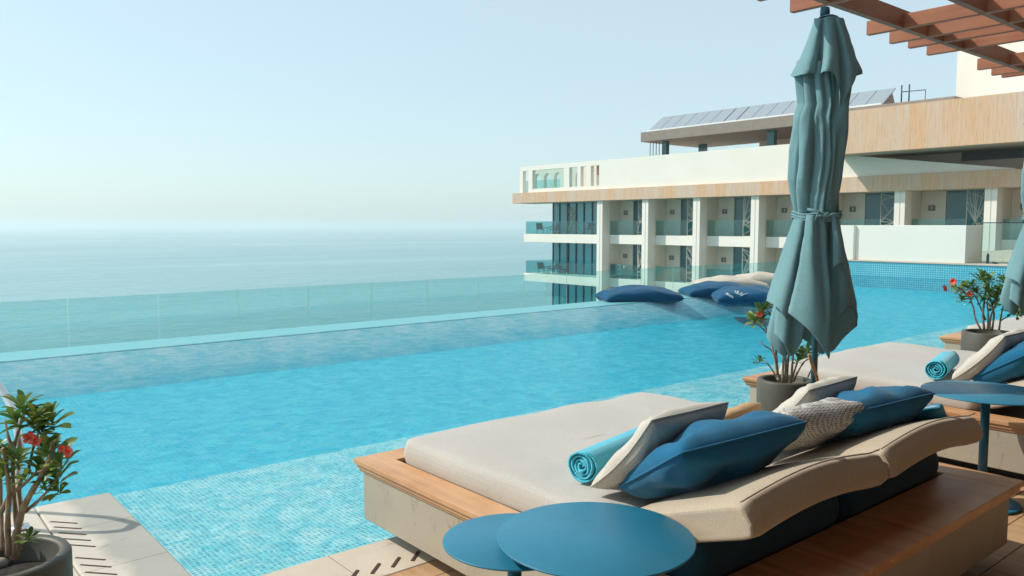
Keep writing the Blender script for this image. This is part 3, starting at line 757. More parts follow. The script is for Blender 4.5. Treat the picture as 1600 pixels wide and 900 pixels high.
# ================================================================== DAYBEDS
def rounded_slab(mb, x0, y0, z0, x1, y1, z1, r, crown=0.0, n=18, wob=.0, seed=0):
    """soft upholstered slab: superellipse plan and rounded sides"""
    cx, cy = (x0 + x1) / 2, (y0 + y1) / 2; hx, hy = (x1 - x0) / 2, (y1 - y0) / 2; h = z1 - z0
    def outline(ins):
        pts = []; rr = .07
        a, b_ = hx - ins, hy - ins; q = max(rr - ins, .01)
        per = []
        for sx, sy, a0 in ((1, 1, 0), (-1, 1, 90), (-1, -1, 180), (1, -1, 270)):
            for k in range(7):
                t = R_(a0 + 90 * k / 6); per.append((cx + sx * (a - q) + q * math.cos(t), cy + sy * (b_ - q) + q * math.sin(t)))
        out = []
        L = len(per)
        for i in range(L):
            p, q2 = per[i], per[(i + 1) % L]; d = math.hypot(q2[0] - p[0], q2[1] - p[1]); m_ = max(1, int(d / .12))
            if i % 7 == 6: m_ = 14
            else: m_ = 1
            for k in range(m_): out.append((p[0] + (q2[0] - p[0]) * k / m_, p[1] + (q2[1] - p[1]) * k / m_))
        return out
    rows = []
    prof = [(r, 0), (r * .3, r * .25), (0, r * 1.0), (-.008, h / 2), (0, h - r), (r * .3, h - r * .28), (r, h - .001), (r * 2.2, h + .002 + crown * .3), (.22, h + crown * .7), (.45, h + crown), (min(hx, hy) - .08, h + crown)]
    for ins, z in prof:
        row = []
        for (x, y) in outline(max(ins, 0)):
            if ins < 0: x += (x - cx) / hx * .008; y += (y - cy) / hy * .008
            nz = noise.noise(Vector((x * 4 + seed, y * 4, z * 6))) * wob
            row.append((x + nz * .5, y + nz * .5, z0 + z + (nz if z > h * .6 else 0)))
        rows.append(row)
    base = len(mb.v); mb.grid(rows, True, closed_v=True)
    L = len(rows[0]); mb.f.append(tuple(base + (len(rows) - 1) * L + k for k in range(L))); mb.sm.append(True)
    mb.f.append(tuple(base + k for k in range(L))); mb.sm.append(True)

def daybed_frame(dx, label):
    g = thing('daybed', label, 'daybed', (1.95 + dx, 1.27, 0), 'stone and teak daybeds along the pool')
    X0, X1, Y0, Y1 = 1.95 + dx, 4.2 + dx, 1.27, 3.62
    IX0, IX1, IY0, IY1 = 2.11 + dx, 4.03 + dx, 1.56, 3.46
    mb = MB(); mb.box(X0 + .03, Y0 + .05, .09, X1 - .03, Y1 - .05, .335); mb.build('stone_box', M['boxstone'], g, bevel=.004)
    mb = MB(); mb.box(X0 + .25, Y0 + .3, 0, X1 - .25, Y1 - .75, .089); mb.build('plinth', M['dark'], g)
    # moulding steps
    for nm, ins, za, zb in (('lower_trim', .022, .336, .352), ('upper_trim', .012, .353, .374)):
        mb = MB(); w2 = .12
        mb.box(X0 + ins, Y0 + ins, za, X0 + w2, Y1 - ins, zb); mb.box(X1 - w2, Y0 + ins, za, X1 - ins, Y1 - ins, zb)
        mb.box(X0 + w2 + .001, Y0 + ins, za, X1 - w2 - .001, IY0 - .01, zb); mb.box(X0 + w2 + .001, IY1 + .01, za, X1 - w2 - .001, Y1 - ins, zb)
        mb.build(nm, M['wood'], g, bevel=.003)
    for (a, b_, c, d) in ((X0, Y0, IX0, Y1), (IX1, Y0, X1, Y1), (IX0 + .001, IY1, IX1 - .001, Y1), (IX0 + .001, Y0, IX1 - .001, IY0)):
        mb = MB(); mb.box(a, b_, .375, c, d, .402); mb.build('top_board', M['wood'], g, bevel=.004)
    mb = MB(); mb.box(IX0 + .002, 1.95, .3365, IX1 - .002, IY1 - .002, .379); mb.build('base_board', M['dark'], g)
    return g
B2, B3 = 3.44, 7.10
b1 = daybed_frame(0, 'nearest stone and teak daybed, with a corner over the mosaic ledge')
daybed_frame(B2, 'second daybed from the camera, behind the closed parasol pole and planter')
daybed_frame(B3, 'farthest daybed, mostly hidden by the planter with the tallest bushy plant')
def mattress(dx, label):
    mb = MB(); rounded_slab(mb, 2.11 + dx, 1.97, .38, 3.97 + dx, 3.42, .52, .03, .012, wob=.012, seed=dx)
    o = mb.build('mattress', M['matt'], None, (3.0 + dx, 2.7, .38)); tag(o, label, 'mattress', 'flat daybed mattresses')
mattress(0, 'wide pale grey mattress on the nearest daybed')
mattress(B2, 'pale mattress of the second daybed, behind the parasol pole')
mattress(B3, 'sliver of pale mattress on the farthest daybed behind the planter')

def back_cushion(x0, dx, label, sag=0):
    """thick cushion lying on the mattress end and propped up on a bolster"""
    mb = MB(); n, m = 16, 12
    w_ = .93; th = .138
    def top(u, v):     # u across x 0..1, v along: 0 top end (toward -Y), 1 low end
        s = v * .56
        yy = 1.43 + s * math.cos(R_(20)); zz = .725 - s * math.sin(R_(20))
        zz = max(zz, .533)
        zz += .035 * math.sin(math.pi * min(max(u * 1.1, 0), 1)) * (1 - v) + .02 * math.sin(math.pi * u) * math.sin(math.pi * v)
        return Vector((x0 + dx + u * w_, yy, zz))
    sec = []
    P = []
    # closed section in v: build rings around (top row then bottom row)
    K = 26
    for i in range(n + 1):
        u = i / n
        iu = max(0, min(1, u)); edge = min(u, 1 - u)
        pinch = 1 - .35 * (1 - edge / .02) if edge < .02 else 1
        row = []
        nv = 14
        for j in range(nv + 1):
            v = j / nv; p = top(u, v)
            e = min(v, 1 - v); q = 1 if e > .04 else (e / .04) ** .5 * .0 + .93 + .07 * (e / .04)
            row.append(p + Vector((0, 0, -(1 - pinch) * th * .25 - (1 - q) * .12)))
        p1 = top(u, 1)
        row.append(p1 + Vector((0, .012, -th * .5)))
        for j in range(nv, -1, -1):
            v = j / nv; p = top(u, v)
            nrm = Vector((0, math.sin(R_(20)), math.cos(R_(20)))) if v < .5 else Vector((0, .2, .98))
            q = p - nrm * th * (.96 if 0 < j < nv else .92) + Vector((0, 0, (1 - pinch) * th * .25)); q.z = max(q.z, .383)
            row.append(q)
        p0 = top(u, 0) - Vector((0, math.sin(R_(20)), math.cos(R_(20)))) * th * .5
        row.append(p0 + Vector((0, -.014, -.004)))
        P.append(row)
    mb.grid(P, True, closed_v=True)
    L = len(P[0])
    for base in (0, n * L):
        ctr = sum((Vector(mb.v[base + k]) for k in range(L)), Vector()) / L
    mb.f.append(tuple(k for k in range(L))); mb.sm.append(False)
    mb.f.append(tuple(n * L + k for k in range(L))); mb.sm.append(False)
    o = mb.build('back_cushion', M['back'], None, (x0 + dx, 1.5, .6), bevel=.012, seg=3)
    tag(o, label, 'cushion', 'thick backrest cushions')
    # piping along the top edge of the end face
    mb = MB(); mb.tube([top(k / 24, .012) + Vector((0, -.004, .0)) for k in range(25)], .0035, 6); mb.build('piping', M['back'], o)
    return o
back_cushion(2.14, 0, 'left thick beige backrest cushion of the nearest daybed, beside the round tables')
back_cushion(3.085, 0, 'right thick beige backrest cushion of the nearest daybed')
back_cushion(2.14, B2, 'beige backrest cushion showing under the side table on the second daybed')
def bolster(x0, x1, label):
    mb = MB(); cy, cz, r = 1.69, .465, .122
    rings = []
    for x, rr in ((x0, r * .55), (x0 + .004, r * .8), (x0 + .02, r * .97), (x0 + .05, r), ((x0 + x1) / 2, r), (x1 - .05, r), (x1 - .02, r * .97), (x1 - .004, r * .8), (x1, r * .55)):
        rings.append([(x, cy + rr * math.cos(2 * math.pi * k / 40), cz - .01 + rr * math.sin(2 * math.pi * k / 40)) for k in range(40)])
    mb.grid(rings, True, closed_v=True)
    for b0 in (0, 8 * 40): mb.f.append(tuple(b0 + k for k in range(40))); mb.sm.append(True)
    o = mb.build('bolster', M['roll'], None, (x0, cy, .38)); o.location.z -= .003
    tag(o, label, 'bolster', 'dark round bolsters under the backrest cushions'); return o
bolster(2.13, 3.06, 'dark teal round bolster under the left backrest cushion')
bolster(3.12, 4.01, 'dark teal round bolster under the right backrest cushion')

SURF = {}
def pillow(C, U, V, w_, h_, t_, mat, name, label, cat='pillow', pinch=.05, seed=0, power=.40, group=None, bend=0, pipe=True, wr=1.0):
    U = Vector(U).normalized(); V = Vector(V); V = (V - U * V.dot(U)).normalized(); Nn = U.cross(V).normalized(); C = Vector(C)
    n = 26
    def pt(u, v, side):
        px_ = w_ / 2 * u * (1 - pinch * (1 - v * v) - .05 * u ** 4 * v ** 4); py_ = h_ / 2 * v * (1 - pinch * (1 - u * u) - .05 * u ** 4 * v ** 4)
        e = max((1 - u * u) * (1 - v * v), 0)
        th = t_ / 2 * e ** power
        nz = noise.noise(Vector((u * 2.2 + seed, v * 2.2, side * 2))) * .16 * t_ * e ** .3 * wr
        # creases that run in from the corners
        for cu, cv in ((1, 1), (-1, 1), (1, -1), (-1, -1)):
            d = math.hypot(u - cu, v - cv); an = math.atan2(v - cv, u - cu)
            nz += .035 * t_ * math.sin(an * 14 + seed + side) * math.exp(-((d - .45) / .3) ** 2) * e ** .2 * wr
        z = side * (th) + nz
        z += bend * (u * u - .3)
        return C + U * px_ + V * py_ + Nn * z
    mb = MB()
    def grad(k): t = -1 + 2 * k / n; return math.sin(t * math.pi / 2) * .55 + t * .45
    for side in (1, -1):
        mb.grid([[pt(grad(i), grad(j), side) for j in range(n + 1)] for i in range(n + 1)])
    me_o = mb.build(name, mat, None, C); SURF[label] = pt
    bm = bmesh.new(); bm.from_mesh(me_o.data); bmesh.ops.remove_doubles(bm, verts=bm.verts, dist=.0005); bmesh.ops.recalc_face_normals(bm, faces=bm.faces); bm.to_mesh(me_o.data); bm.free()
    tag(me_o, label, cat, group)
    if pipe:
        ring = [pt(grad(k), -1, 1) for k in range(n)] + [pt(1, grad(k), 1) for k in range(n)] + [pt(-grad(k), 1, 1) for k in range(n)] + [pt(-1, -grad(k), 1) for k in range(n)]
        mb = MB(); mb.tube(ring + [ring[0]], .0042 * (w_ / .5) ** .5, 6, caps=False); mb.build('piping', mat, me_o)
    return me_o
def quad_pillow(P1, P2, P3, t_, mat, name, label, over=1.06, **k):
    P1, P2, P3 = Vector(P1), Vector(P2), Vector(P3)
    return pillow((P1 + P3) / 2, P2 - P1, P3 - P2, (P2 - P1).length * over, (P3 - P2).length * over, t_, mat, name, label, **k)
WG, BG = 'cream scatter pillows on the daybeds', 'blue scatter pillows on the daybeds'
def bed_set(dx, which, only=None):
    D = Vector((dx, 0, 0))
    A = Vector((2.215, 2.16, .555)) + D; Dp = Vector((2.215, 1.86, .875)) + D; Cc = Vector((2.68, 1.85, .885)) + D
    quad_pillow(A, Dp, Cc, .16, M['pillow_white'], 'scatter_pillow', 'cream linen pillow leaning behind the rolled towel on the ' + which, seed=1 + dx, group=WG, bend=.02)
    quad_pillow(Vector((2.22, 2.08, .575)) + D, Vector((2.78, 1.94, .62)) + D, Vector((2.76, 1.53, .87)) + D, .23, M['pillow_blue'], 'scatter_pillow', 'deep blue pillow lying against the cream pillow on the ' + which, seed=4 + dx, group=BG, over=1.05, pinch=.04)
bed_set(0, 'left half of the nearest daybed')
bed_set(B2, 'second daybed')
# right half of the nearest daybed
quad_pillow((3.26, 2.15, .56), (3.27, 1.86, .835), (3.74, 1.84, .87), .16, M['pillow_white'], 'scatter_pillow', 'cream linen pillow in front of the planter on the right half of the nearest daybed', seed=11, group=WG, bend=.02)
quad_pillow((3.33, 2.01, .60), (3.86, 1.885, .635), (3.79, 1.51, .84), .22, M['pillow_blue'], 'scatter_pillow', 'deep blue pillow at the right end of the nearest daybed', seed=14, group=BG, over=1.03)
quad_pillow((3.03, 2.0, .62), (3.42, 1.86, .65), (3.33, 1.62, .83), .17, M['knit'], 'knit_pillow', 'chunky black and white knit pillow between the two blue pillows', seed=17, pipe=False)
quad_pillow((2.98, 2.27, .56), (3.0, 2.12, .715), (3.36, 2.12, .765), .10, M['pillow_tan'], 'tan_pillow', 'tan ribbed pillow mostly hidden behind the blue pillow', seed=19, pipe=False)
def towel_roll(A, B, r, label):
    A, B = Vector(A), Vector(B); ax = (B - A).normalized(); up = Vector((0, 0, 1)); sd = ax.cross(up).normalized(); up = sd.cross(ax)
    mb = MB(); turns = 4.2; K = 150; L = (B - A).length
    def P(k, s):
        t = k / K; rr = r * (.10 + .90 * t) * (1 + .03 * math.sin(t * 60)); an = t * turns * 2 * math.pi
        wob = .012 * r * math.sin(an * 3) 
        inset = (.10 * math.sin(t * 23) + .05 * math.sin(t * 61)) * r
        return A + ax * (s * L + (inset if s < .5 else -inset) * .8) + (sd * math.cos(an) + up * math.sin(an) * (.93)) * (rr + wob)
    mb.grid([[P(k, s) for s in (0, .02, .1, .3, .5, .7, .9, 1)] for k in range(K + 1)])
    o = mb.build('rolled_towel', M['towel'], None, A - up * r, solid=.0085); tag(o, label, 'towel', 'rolled turquoise towels'); return o
towel_roll((2.28, 2.29, .607), (2.80, 2.40, .609), .076, 'rolled turquoise towel beside the cream pillow at the near corner of the daybed')
towel_roll((2.28 + B2, 2.30, .607), (2.78 + B2, 2.42, .609), .076, 'rolled turquoise towel on the second daybed behind the side table')
towel_roll((2.98, 2.30, .597), (3.42, 2.38, .599), .066, 'rolled turquoise towel glimpsed behind the tan pillow')
mb = MB()
G = [[Vector((3.86 + .13 * i / 8 , 1.52 + .30 * j / 8, .765 - .013 * i - .0 - .012 * j + .006 * math.sin(i * 1.1 + j))) for i in range(11)] for j in range(9)]
mb.grid(G); o = mb.build('folded_towel', M['teal_metal'], None, (3.9, 1.6, .75), solid=.03, bevel=.008); tag(o, 'folded blue towel on the right backrest cushion of the nearest daybed', 'towel')

# ================================================================== SIDE TABLES
def side_table(x, y, r, h, label, rb=.2):
    t = thing('side_table', label, 'table', (x, y, 0), 'round blue metal side tables')
    mb = MB(); mb.lathe([(0, h - .008), (r - .006, h - .008), (r, h - .006), (r, h - .0015), (r - .002, h), (0, h)], (x, y, 0), 96); mb.build('tabletop', M['teal_metal'], t)
    mb = MB(); mb.tube([(x, y, .012), (x, y, h - .009)], .024, 20); mb.build('pedestal', M['teal_pole'], t)
    mb = MB(); mb.lathe([(0, .012), (rb - .005, .012), (rb, .008), (rb, 0), (0, 0)], (x, y, 0), 64); mb.build('base', M['teal_metal'], t)
TB = 'x'
p = at_z(930, 837, .60); side_table(p.x, p.y, .318, .60, 'larger and higher of the two overlapping round blue tables')
p = at_z(804, 842, .555); side_table(p.x, p.y, .240, .555, 'smaller round blue table tucked under the larger one', .16)
p = at_z(1541, 612, .65); side_table(p.x, p.y, .335, .65, 'round blue table standing alone between the two nearest daybeds')

# ================================================================== PARASOLS
def parasol(bx, by, label):
    """closed market parasol; columns of the cloth are given as (sideways, outward, height) in metres"""
    g = thing('parasol', label, 'parasol', (bx, by, 0), 'closed sea green parasols')
    S = .003817
    d0 = 4.75
    def co(px_, py_, d): return Vector((bx, by, 0)) + RT * ((px_ - 1279) * S * (1 - d / d0)) + TC * d + Vector((0, 0, CAM_H - (py_ - 352) * S * (1 - d / d0) * 1.0))
    mb = MB(); mb.tube([(bx, by, 0), (bx, by, 2.86)], .019, 20); mb.build('pole', M['teal_pole'], g)
    mb = MB(); mb.lathe([(0, 2.815), (.026, 2.815), (.028, 2.85), (.024, 2.868), (0, 2.868)], (bx, by, 0), 20); mb.build('finial', M['teal_pole'], g)
    mb = MB(); mb.box(bx - .26, by - .26, .001, bx + .26, by + .26, .05); mb.build('base_plate', M['grey_fascia'], g, bevel=.006)
    mb = MB(); mb.lathe([(.03, .05), (.032, .30), (.02, .31)], (bx, by, 0), 20); mb.build('sleeve', M['teal_pole'], g)
    def loft(cols, ns, closed=False, sub=3, nm='canopy', fine=.004, seed=0, k2=None):
        C = [catmull([co(*p) for p in c], ns) for c in cols]
        if closed: C2 = C + [C[0]]
        else: C2 = C
        rows = []
        for j in range(ns + 1):
            line = [c[j] for c in C2]
            if closed:
                line = [C[-1][j]] + line + [C[1][j]]
                r = catmull(line, (len(line) - 1) * sub); r = r[sub:-sub - 1] if True else r
            else: r = catmull(line, (len(line) - 1) * sub)
            r = [q + (TC * fine + RT * fine * .6) * (noise.noise(Vector((i * .55 + seed, j * .35, seed))) + .6 * noise.noise(Vector((i * 1.3 + seed, j * .22, seed + 9)))) for i, q in enumerate(r)]
            rows.append(r)
        mb = MB(); mb.grid(rows, True, closed_v=closed)
        return mb.build(nm, M['umbrella'], k2 or g, solid=.003)
    # cap
    cap = [
        [(1266, 36, .01), (1250, 78, .02), (1236, 112, .02), (1231.5, 124, .01)],
        [(1266, 36, .04), (1254, 78, .075), (1244, 112, .11), (1241, 119, .115)],
        [(1269, 35.5, .05), (1262, 78, .075), (1257, 112, .09), (1254, 119, .09)],
        [(1272, 35, .045), (1270, 78, .05), (1269, 110, .035), (1268, 124, .02)],
        [(1275, 34, .06), (1271, 78, .13), (1264, 106, .175), (1261, 116, .18)],
        [(1280, 33, .065), (1280, 80, .14), (1277, 108, .175), (1277, 119, .18)],
        [(1285, 33, .06), (1287, 85, .13), (1287, 130, .17), (1287, 146, .17)],
        [(1289, 33, .05), (1295, 90, .08), (1294, 150, .13), (1292.5, 168, .145)],
        [(1293, 34, .06), (1302, 88, .13), (1308, 126, .15), (1309, 138, .15)],
        [(1299, 35, .05), (1311, 84, .09), (1320, 112, .105), (1321, 120, .10)],
        [(1304, 36, .03), (1319, 82, .05), (1332, 112, .05), (1334, 119, .045)],
        [(1306, 37, .0), (1322, 84, -.01), (1335, 114, -.02), (1337, 121, -.02)],
        [(1300, 37, -.05), (1310, 84, -.08), (1315, 118, -.12), (1316, 130, -.12)],
        [(1289, 36, -.06), (1291, 84, -.10), (1290, 124, -.09), (1290, 134, -.09)],
        [(1276, 36, -.06), (1268, 84, -.12), (1262, 120, -.14), (1262, 134, -.15)],
        [(1268, 36, -.04), (1255, 84, -.07), (1243, 114, -.08), (1240, 122, -.09)]]
    c_ = loft(cap, 22, closed=True, fine=.005, seed=3, nm='cap')
    # top closure
    mb = MB(); mb.lathe([(.0, .012), (.03, .008), (.055, -.004)], co(1284, 34, 0), 20); mb.build('cap_top', M['umbrella'], g, solid=.003)
    # body down to the tie
    def body(th, lvl):
        L = ((100, 1243, 1325, .10), (122, 1240, 1327, .11), (145, 1243, 1324, .13), (165, 1245, 1321, .14), (185, 1237, 1319, .15), (235, 1231, 1314.5, .155), (280, 1231, 1312, .15), (310, 1236, 1309, .14), (328, 1240, 1309, .125), (340, 1241.5, 1309.5, .12))
        f = lvl * (len(L) - 1); i = min(int(f), len(L) - 2); f -= i; f = f * f * (3 - 2 * f)
        yy, xa, xb, dd = [L[i][k] + (L[i + 1][k] - L[i][k]) * f for k in range(4)]
        cx = (xa + xb) / 2; hw_ = (xb - xa) / 2
        s_ = yy / 340
        ph = .50 * math.sin(yy * .017 + .4) + .12 * math.sin(yy * .041 + 1)
        fo = .10 * math.cos(7 * th + ph * 2.6 + 1.2) + .028 * math.cos(12 * th - ph * 2 + s_ * 1.5) + .07 * math.cos(4 * th + s_ * 5 + .7)
        fo = fo - .17 * max(0, math.cos(5 * th + 1.1 + ph * 2.2)) ** 5 - .15 * max(0, math.cos(8 * th - .4 + ph * 3.0)) ** 8
        k = .92 + fo * (1.0 if yy < 300 else .75)
        return co(cx + hw_ * k * math.sin(th), yy, dd * k * math.cos(th))
    mb = MB(); mb.grid([[body(2 * math.pi * i / 200, j / 60) for i in range(200)] for j in range(61)], True, closed_v=True)
    mb.build('canopy', M['umbrella'], g, solid=.003)
    # skirt below the tie: overlapping panels, back ones first
    W = 336
    P = {}
    loft([[(1262, W, -.09), (1240, 420, -.14), (1222, 500, -.16), (1216, 528, -.15)], [(1268, W, -.06), (1254, 430, -.10), (1240, 520, -.10), (1241, 560, -.09)], [(1276, W, -.09), (1276, 430, -.16), (1276, 500, -.2), (1277, 530, -.2)],
          [(1290, W, -.07), (1298, 430, -.10), (1306, 520, -.12), (1303, 556, -.12)], [(1302, W, -.08), (1322, 430, -.14), (1338, 490, -.15), (1343, 512, -.14)]], 26, seed=1, nm='back_panel')
    loft([[(1244, W, .02), (1228, 400, .0), (1218, 470, -.01), (1215.5, 522, -.02)], [(1250, W, .02), (1240, 420, .03), (1232, 490, .045), (1226, 540, .05)], [(1256, W, .0), (1252, 420, .0), (1244, 500, .0), (1241, 559, .01)],
          [(1262, W, .02), (1266, 420, .03), (1262, 480, .03), (1256, 536, .02)]], 26, seed=2, nm='left_back_panel')
    loft([[(1242, W, .0), (1226, 390, -.02), (1210, 445, -.03), (1203, 470, -.03)], [(1243, W, .05), (1230, 390, .07), (1216, 450, .10), (1210, 483, .10)], [(1248, W, .08), (1238, 390, .10), (1228, 450, .12), (1219, 497, .11)],
          [(1256, W, .07), (1250, 400, .07), (1240, 460, .07), (1232, 500, .05)], [(1262, W, .05), (1260, 400, .04), (1256, 450, .02), (1250, 480, .0)]], 26, seed=3, nm='left_panel')
    loft([[(1250, W, .09), (1243, 380, .115), (1231, 440, .14), (1220, 489, .14)], [(1254, W, .12), (1250, 390, .165), (1244, 455, .205), (1238, 509, .21)], [(1260, W, .125), (1259, 400, .17), (1258, 470, .225), (1256, 531, .235)],
          [(1267, W, .11), (1268, 400, .155), (1270, 480, .215), (1270, 551, .235)], [(1274, W, .12), (1276, 400, .16), (1279, 470, .21), (1279, 563, .225)], [(1279, W, .115), (1281, 400, .135), (1283, 470, .165), (1283.5, 535, .17)],
          [(1283, W, .10), (1284, 400, .10), (1284, 450, .11), (1284, 500, .12)]], 30, seed=4, nm='front_panel')
    # right: outer panel whose hem lifts, dark lining behind
    loft([[(1300, W, .03), (1312, 400, .05), (1324, 450, .08), (1331, 483, .09)], [(1306, W, .02), (1322, 400, .02), (1336, 460, .03), (1342, 494, .03)], [(1309, W, -.02), (1326, 400, -.04), (1340, 460, -.04), (1345, 508, -.03)]], 24, seed=5, nm='right_edge_panel')
    loft([[(1284, W, .09), (1284, 400, .075), (1283, 460, .07), (1282, 513, .075)], [(1288, W, .07), (1292, 410, .06), (1294, 460, .085), (1294, 502, .10)], [(1294, W, .09), (1300, 400, .11), (1306, 450, .13), (1307, 490, .13)],
          [(1300, W, .07), (1309, 400, .09), (1317, 440, .11), (1320, 476, .115)], [(1304, W, .04), (1316, 400, .06), (1327, 450, .08), (1333, 484, .07)]], 26, seed=6, nm='right_panel')
    loft([[(1285, 440, .03), (1284, 480, .03), (1282, 500, .03), (1282, 514, .03)], [(1294, 430, .0), (1294, 470, .01), (1292, 510, .02), (1291, 534, .02)], [(1304, 430, -.02), (1304, 470, -.01), (1304, 520, .0), (1304, 552, .01)],
          [(1318, 430, -.02), (1320, 470, -.01), (1322, 500, .0), (1322, 532, .0)], [(1330, 440, .0), (1336, 470, .02), (1342, 490, .02), (1344, 510, .01)]], 20, seed=7, nm='lining_panel')
    # short turned flap
    loft([[(1286, W, .125), (1287, 365, .14), (1287, 395, .155), (1287, 418, .16)], [(1290, W, .13), (1293, 365, .15), (1295, 392, .165), (1296, 412, .17)], [(1295, W, .12), (1299, 362, .14), (1303, 386, .15), (1305.5, 411, .15)], [(1298, W, .10), (1304, 362, .10), (1308, 386, .10), (1309, 410, .09)]], 18, seed=8, nm='flap')
    # tie band, knot and ends
    mb = MB()
    def ringp(y_, k=1.0): return [co(1275.5 + 35.5 * k * math.sin(2 * math.pi * t / 60), y_ + 2 * math.sin(t * .4) + 1.5 * math.cos(4 * math.pi * t / 60), .125 * k * math.cos(2 * math.pi * t / 60)) for t in range(61)]
    for y_, k in ((334, 1.0), (338.5, 1.02), (342, 1.0)): mb.tube(ringp(y_, k), .0075, 8, caps=False)
    mb.tube([co(1266, 332, .14), co(1272, 338, .15), co(1279, 333, .145)], [.008, .014, .008], 8)
    mb.tube([co(1272, 336, .15), co(1260, 330, .15), co(1247, 327, .13)], [.008, .007, .009], 8); mb.tube([co(1270, 338, .15), co(1258, 344, .15), co(1262, 330, .155), co(1272, 336, .15)], .006, 8)
    mb.tube([co(1274, 338, .15), co(1288, 334, .15), co(1298, 337, .14)], [.008, .007, .006], 8)
    mb.build('tie', M['umbrella'], g)
    # light strap hanging at the pole foot
    return g
UX, UY = 4.475, 2.452
q = at_d(1279, 352, 4.75); UX, UY = q.x, q.y
parasol(UX, UY, 'closed sea green parasol tied at the waist beside the nearest daybed')
um = [o for o in bpy.data.objects if o.name == 'parasol'][0]
q2 = at_d(1628, 352, 7.0)
cu = copy_tree(um, (q2.x - UX, q2.y - UY, 0), 'second closed parasol, cut off by the right edge of the picture')
cu.rotation_euler = (0, 0, 0)
mb = MB(); pts = [at_d(1264, 552, 4.62), at_d(1267, 566, 4.62), at_d(1273, 580, 4.62), at_d(1278, 597, 4.64), at_d(1277, 612, 4.66)]
G = [[p + RT * (s * .011 * (1 - abs(i - 2) * .2)) + TC * (.006 * s * s) for s in (-1, 0, 1)] for i, p in enumerate(catmull(pts, 10)[::2] )]
mb.grid(G); o = mb.build('strap', M['pillow_tan'], um, solid=.003)

# ================================================================== POTTED PLANTS
def potted(px_, pz_, rz, r, spec, label, lf, depth):
    """spec: stems [(list of px points)], rosettes [(x,y,r px)], flowers"""
    c = at_z(px_, pz_, rz); cx, cy = c.x, c.y
    g = thing('potted_plant', label, 'potted plant', (cx, cy, 0), 'desert roses in bronze grey pots')
    mb = MB(); n = 64
    mb.lathe([(0, .0), (r * .88, .0), (r * .9, .01), (r, rz * .35), (r, rz - .012), (r - .008, rz), (r - .035, rz), (r - .04, rz - .01), (r - .045, rz - .13), (0, rz - .13)], (cx, cy, 0), n)
    mb.build('pot', M['concrete'], g)
    mb = MB(); mb.lathe([(r - .0455, rz - .085), (r * .4, rz - .075), (0, rz - .075)], (cx, cy, 0), 32); mb.build('soil', M['soil'], g)
    rnd = random.Random(int(px_))
    for k in range(16):
        a = rnd.uniform(0, 6.28); q = rnd.uniform(.1, r - .08); s = rnd.uniform(.014, .034)
        mb = MB(); bm = bmesh.new(); bmesh.ops.create_icosphere(bm, subdivisions=2, radius=s)
        vs = [(v.co.x * 1.3 * (1 + .25 * noise.noise(v.co * 40 + Vector((k, 0, 0)))) + cx + q * math.cos(a), v.co.y * (1 + .25 * noise.noise(v.co * 40 + Vector((k, 3, 0)))) + cy + q * math.sin(a), v.co.z * .7 + rz - .07) for v in bm.verts]
        fs = [tuple(v.index for v in f.verts) for f in bm.faces]; bm.free(); mb.add(vs, fs, True); mb.build('pebble', M['pebble'], g)
    dc = (c - CAM).dot(F3)
    for st in spec['stems']:
        w0 = st[0] * .82; pts = st[1:]
        P = []
        j0 = rnd.uniform(-.10, .10)
        for i, (x, y) in enumerate(pts):
            P.append(at_d(x, y, dc + j0 * (i / len(pts)) + rnd.uniform(-.015, .015)))
        P = catmull(P, (len(P) - 1) * 5)
        rr = [w0 * (1 - .55 * i / len(P)) * (1 + .10 * math.sin(i * 1.7)) for i in range(len(P))]
        mb = MB(); mb.tube(P, rr, 8); mb.build('stem', M['bark'], g)
    mb = MB()
    for (x, y, rp, nl) in spec['ros']:
        rp *= 1.3; nl = int(nl * 1.5)
        c0 = at_d(x, y, dc + rnd.uniform(-.10, .06)); L0 = rp * dc / FPX
        axis = Vector((rnd.uniform(-.5, .5), rnd.uniform(-.5, .5), 1)).normalized()
        a1 = axis.orthogonal().normalized(); a2 = axis.cross(a1)
        for k in range(nl):
            t = k / nl; an = k * 2.399 + rnd.uniform(-.3, .3); el = .15 + 1.0 * t + rnd.uniform(-.15, .15)
            dr = (a1 * math.cos(an) + a2 * math.sin(an)) * math.cos(el) + axis * math.sin(el)
            L = L0 * rnd.uniform(.75, 1.15) * (1 - .25 * t); wd = L * .20
            sd = dr.cross(axis); sd = sd.normalized() if sd.length > .05 else a1
            nr = sd.cross(dr).normalized()
            st0 = c0 - axis * (L0 * .45 * (1 - t))
            rows = []
            for (s, w_, bnd) in ((0, .12, 0), (.2, .35, .01), (.45, .8, .0), (.7, 1.0, -.05), (.88, .75, -.11), (1, .08, -.17)):
                ctr = st0 + dr * (L * s) + nr * (bnd * L)
                rows.append([ctr - sd * wd * w_ + nr * wd * .35 * w_, ctr, ctr + sd * wd * w_ + nr * wd * .35 * w_])
            mb.grid(rows)
    mb.build('foliage', M['leaf'], g)
    for (x, y, rp) in spec['fl']:
        c0 = at_d(x, y, dc - .10); L = rp * dc / FPX; ax = (TC + Vector((rnd.uniform(-.6, .6), rnd.uniform(-.6, .6), rnd.uniform(.2, .8)))).normalized()
        a1 = ax.orthogonal().normalized(); a2 = ax.cross(a1); mb = MB()
        for k in range(5):
            an = k * 2 * math.pi / 5; dr = a1 * math.cos(an) + a2 * math.sin(an); sd = dr.cross(ax)
            rows = []
            for (s, w_, b_) in ((0, .1, -.4), (.3, .35, -.05), (.6, .62, .1), (.85, .55, .12), (1.0, .2, .05)):
                ctr = c0 + dr * L * s + ax * L * b_
                rows.append([ctr - sd * L * w_ * .7 + ax * .05 * L, ctr, ctr + sd * L * w_ * .7 - ax * .05 * L])
            mb.grid(rows)
        mb.build('flower', M['petal'], g)
    return g
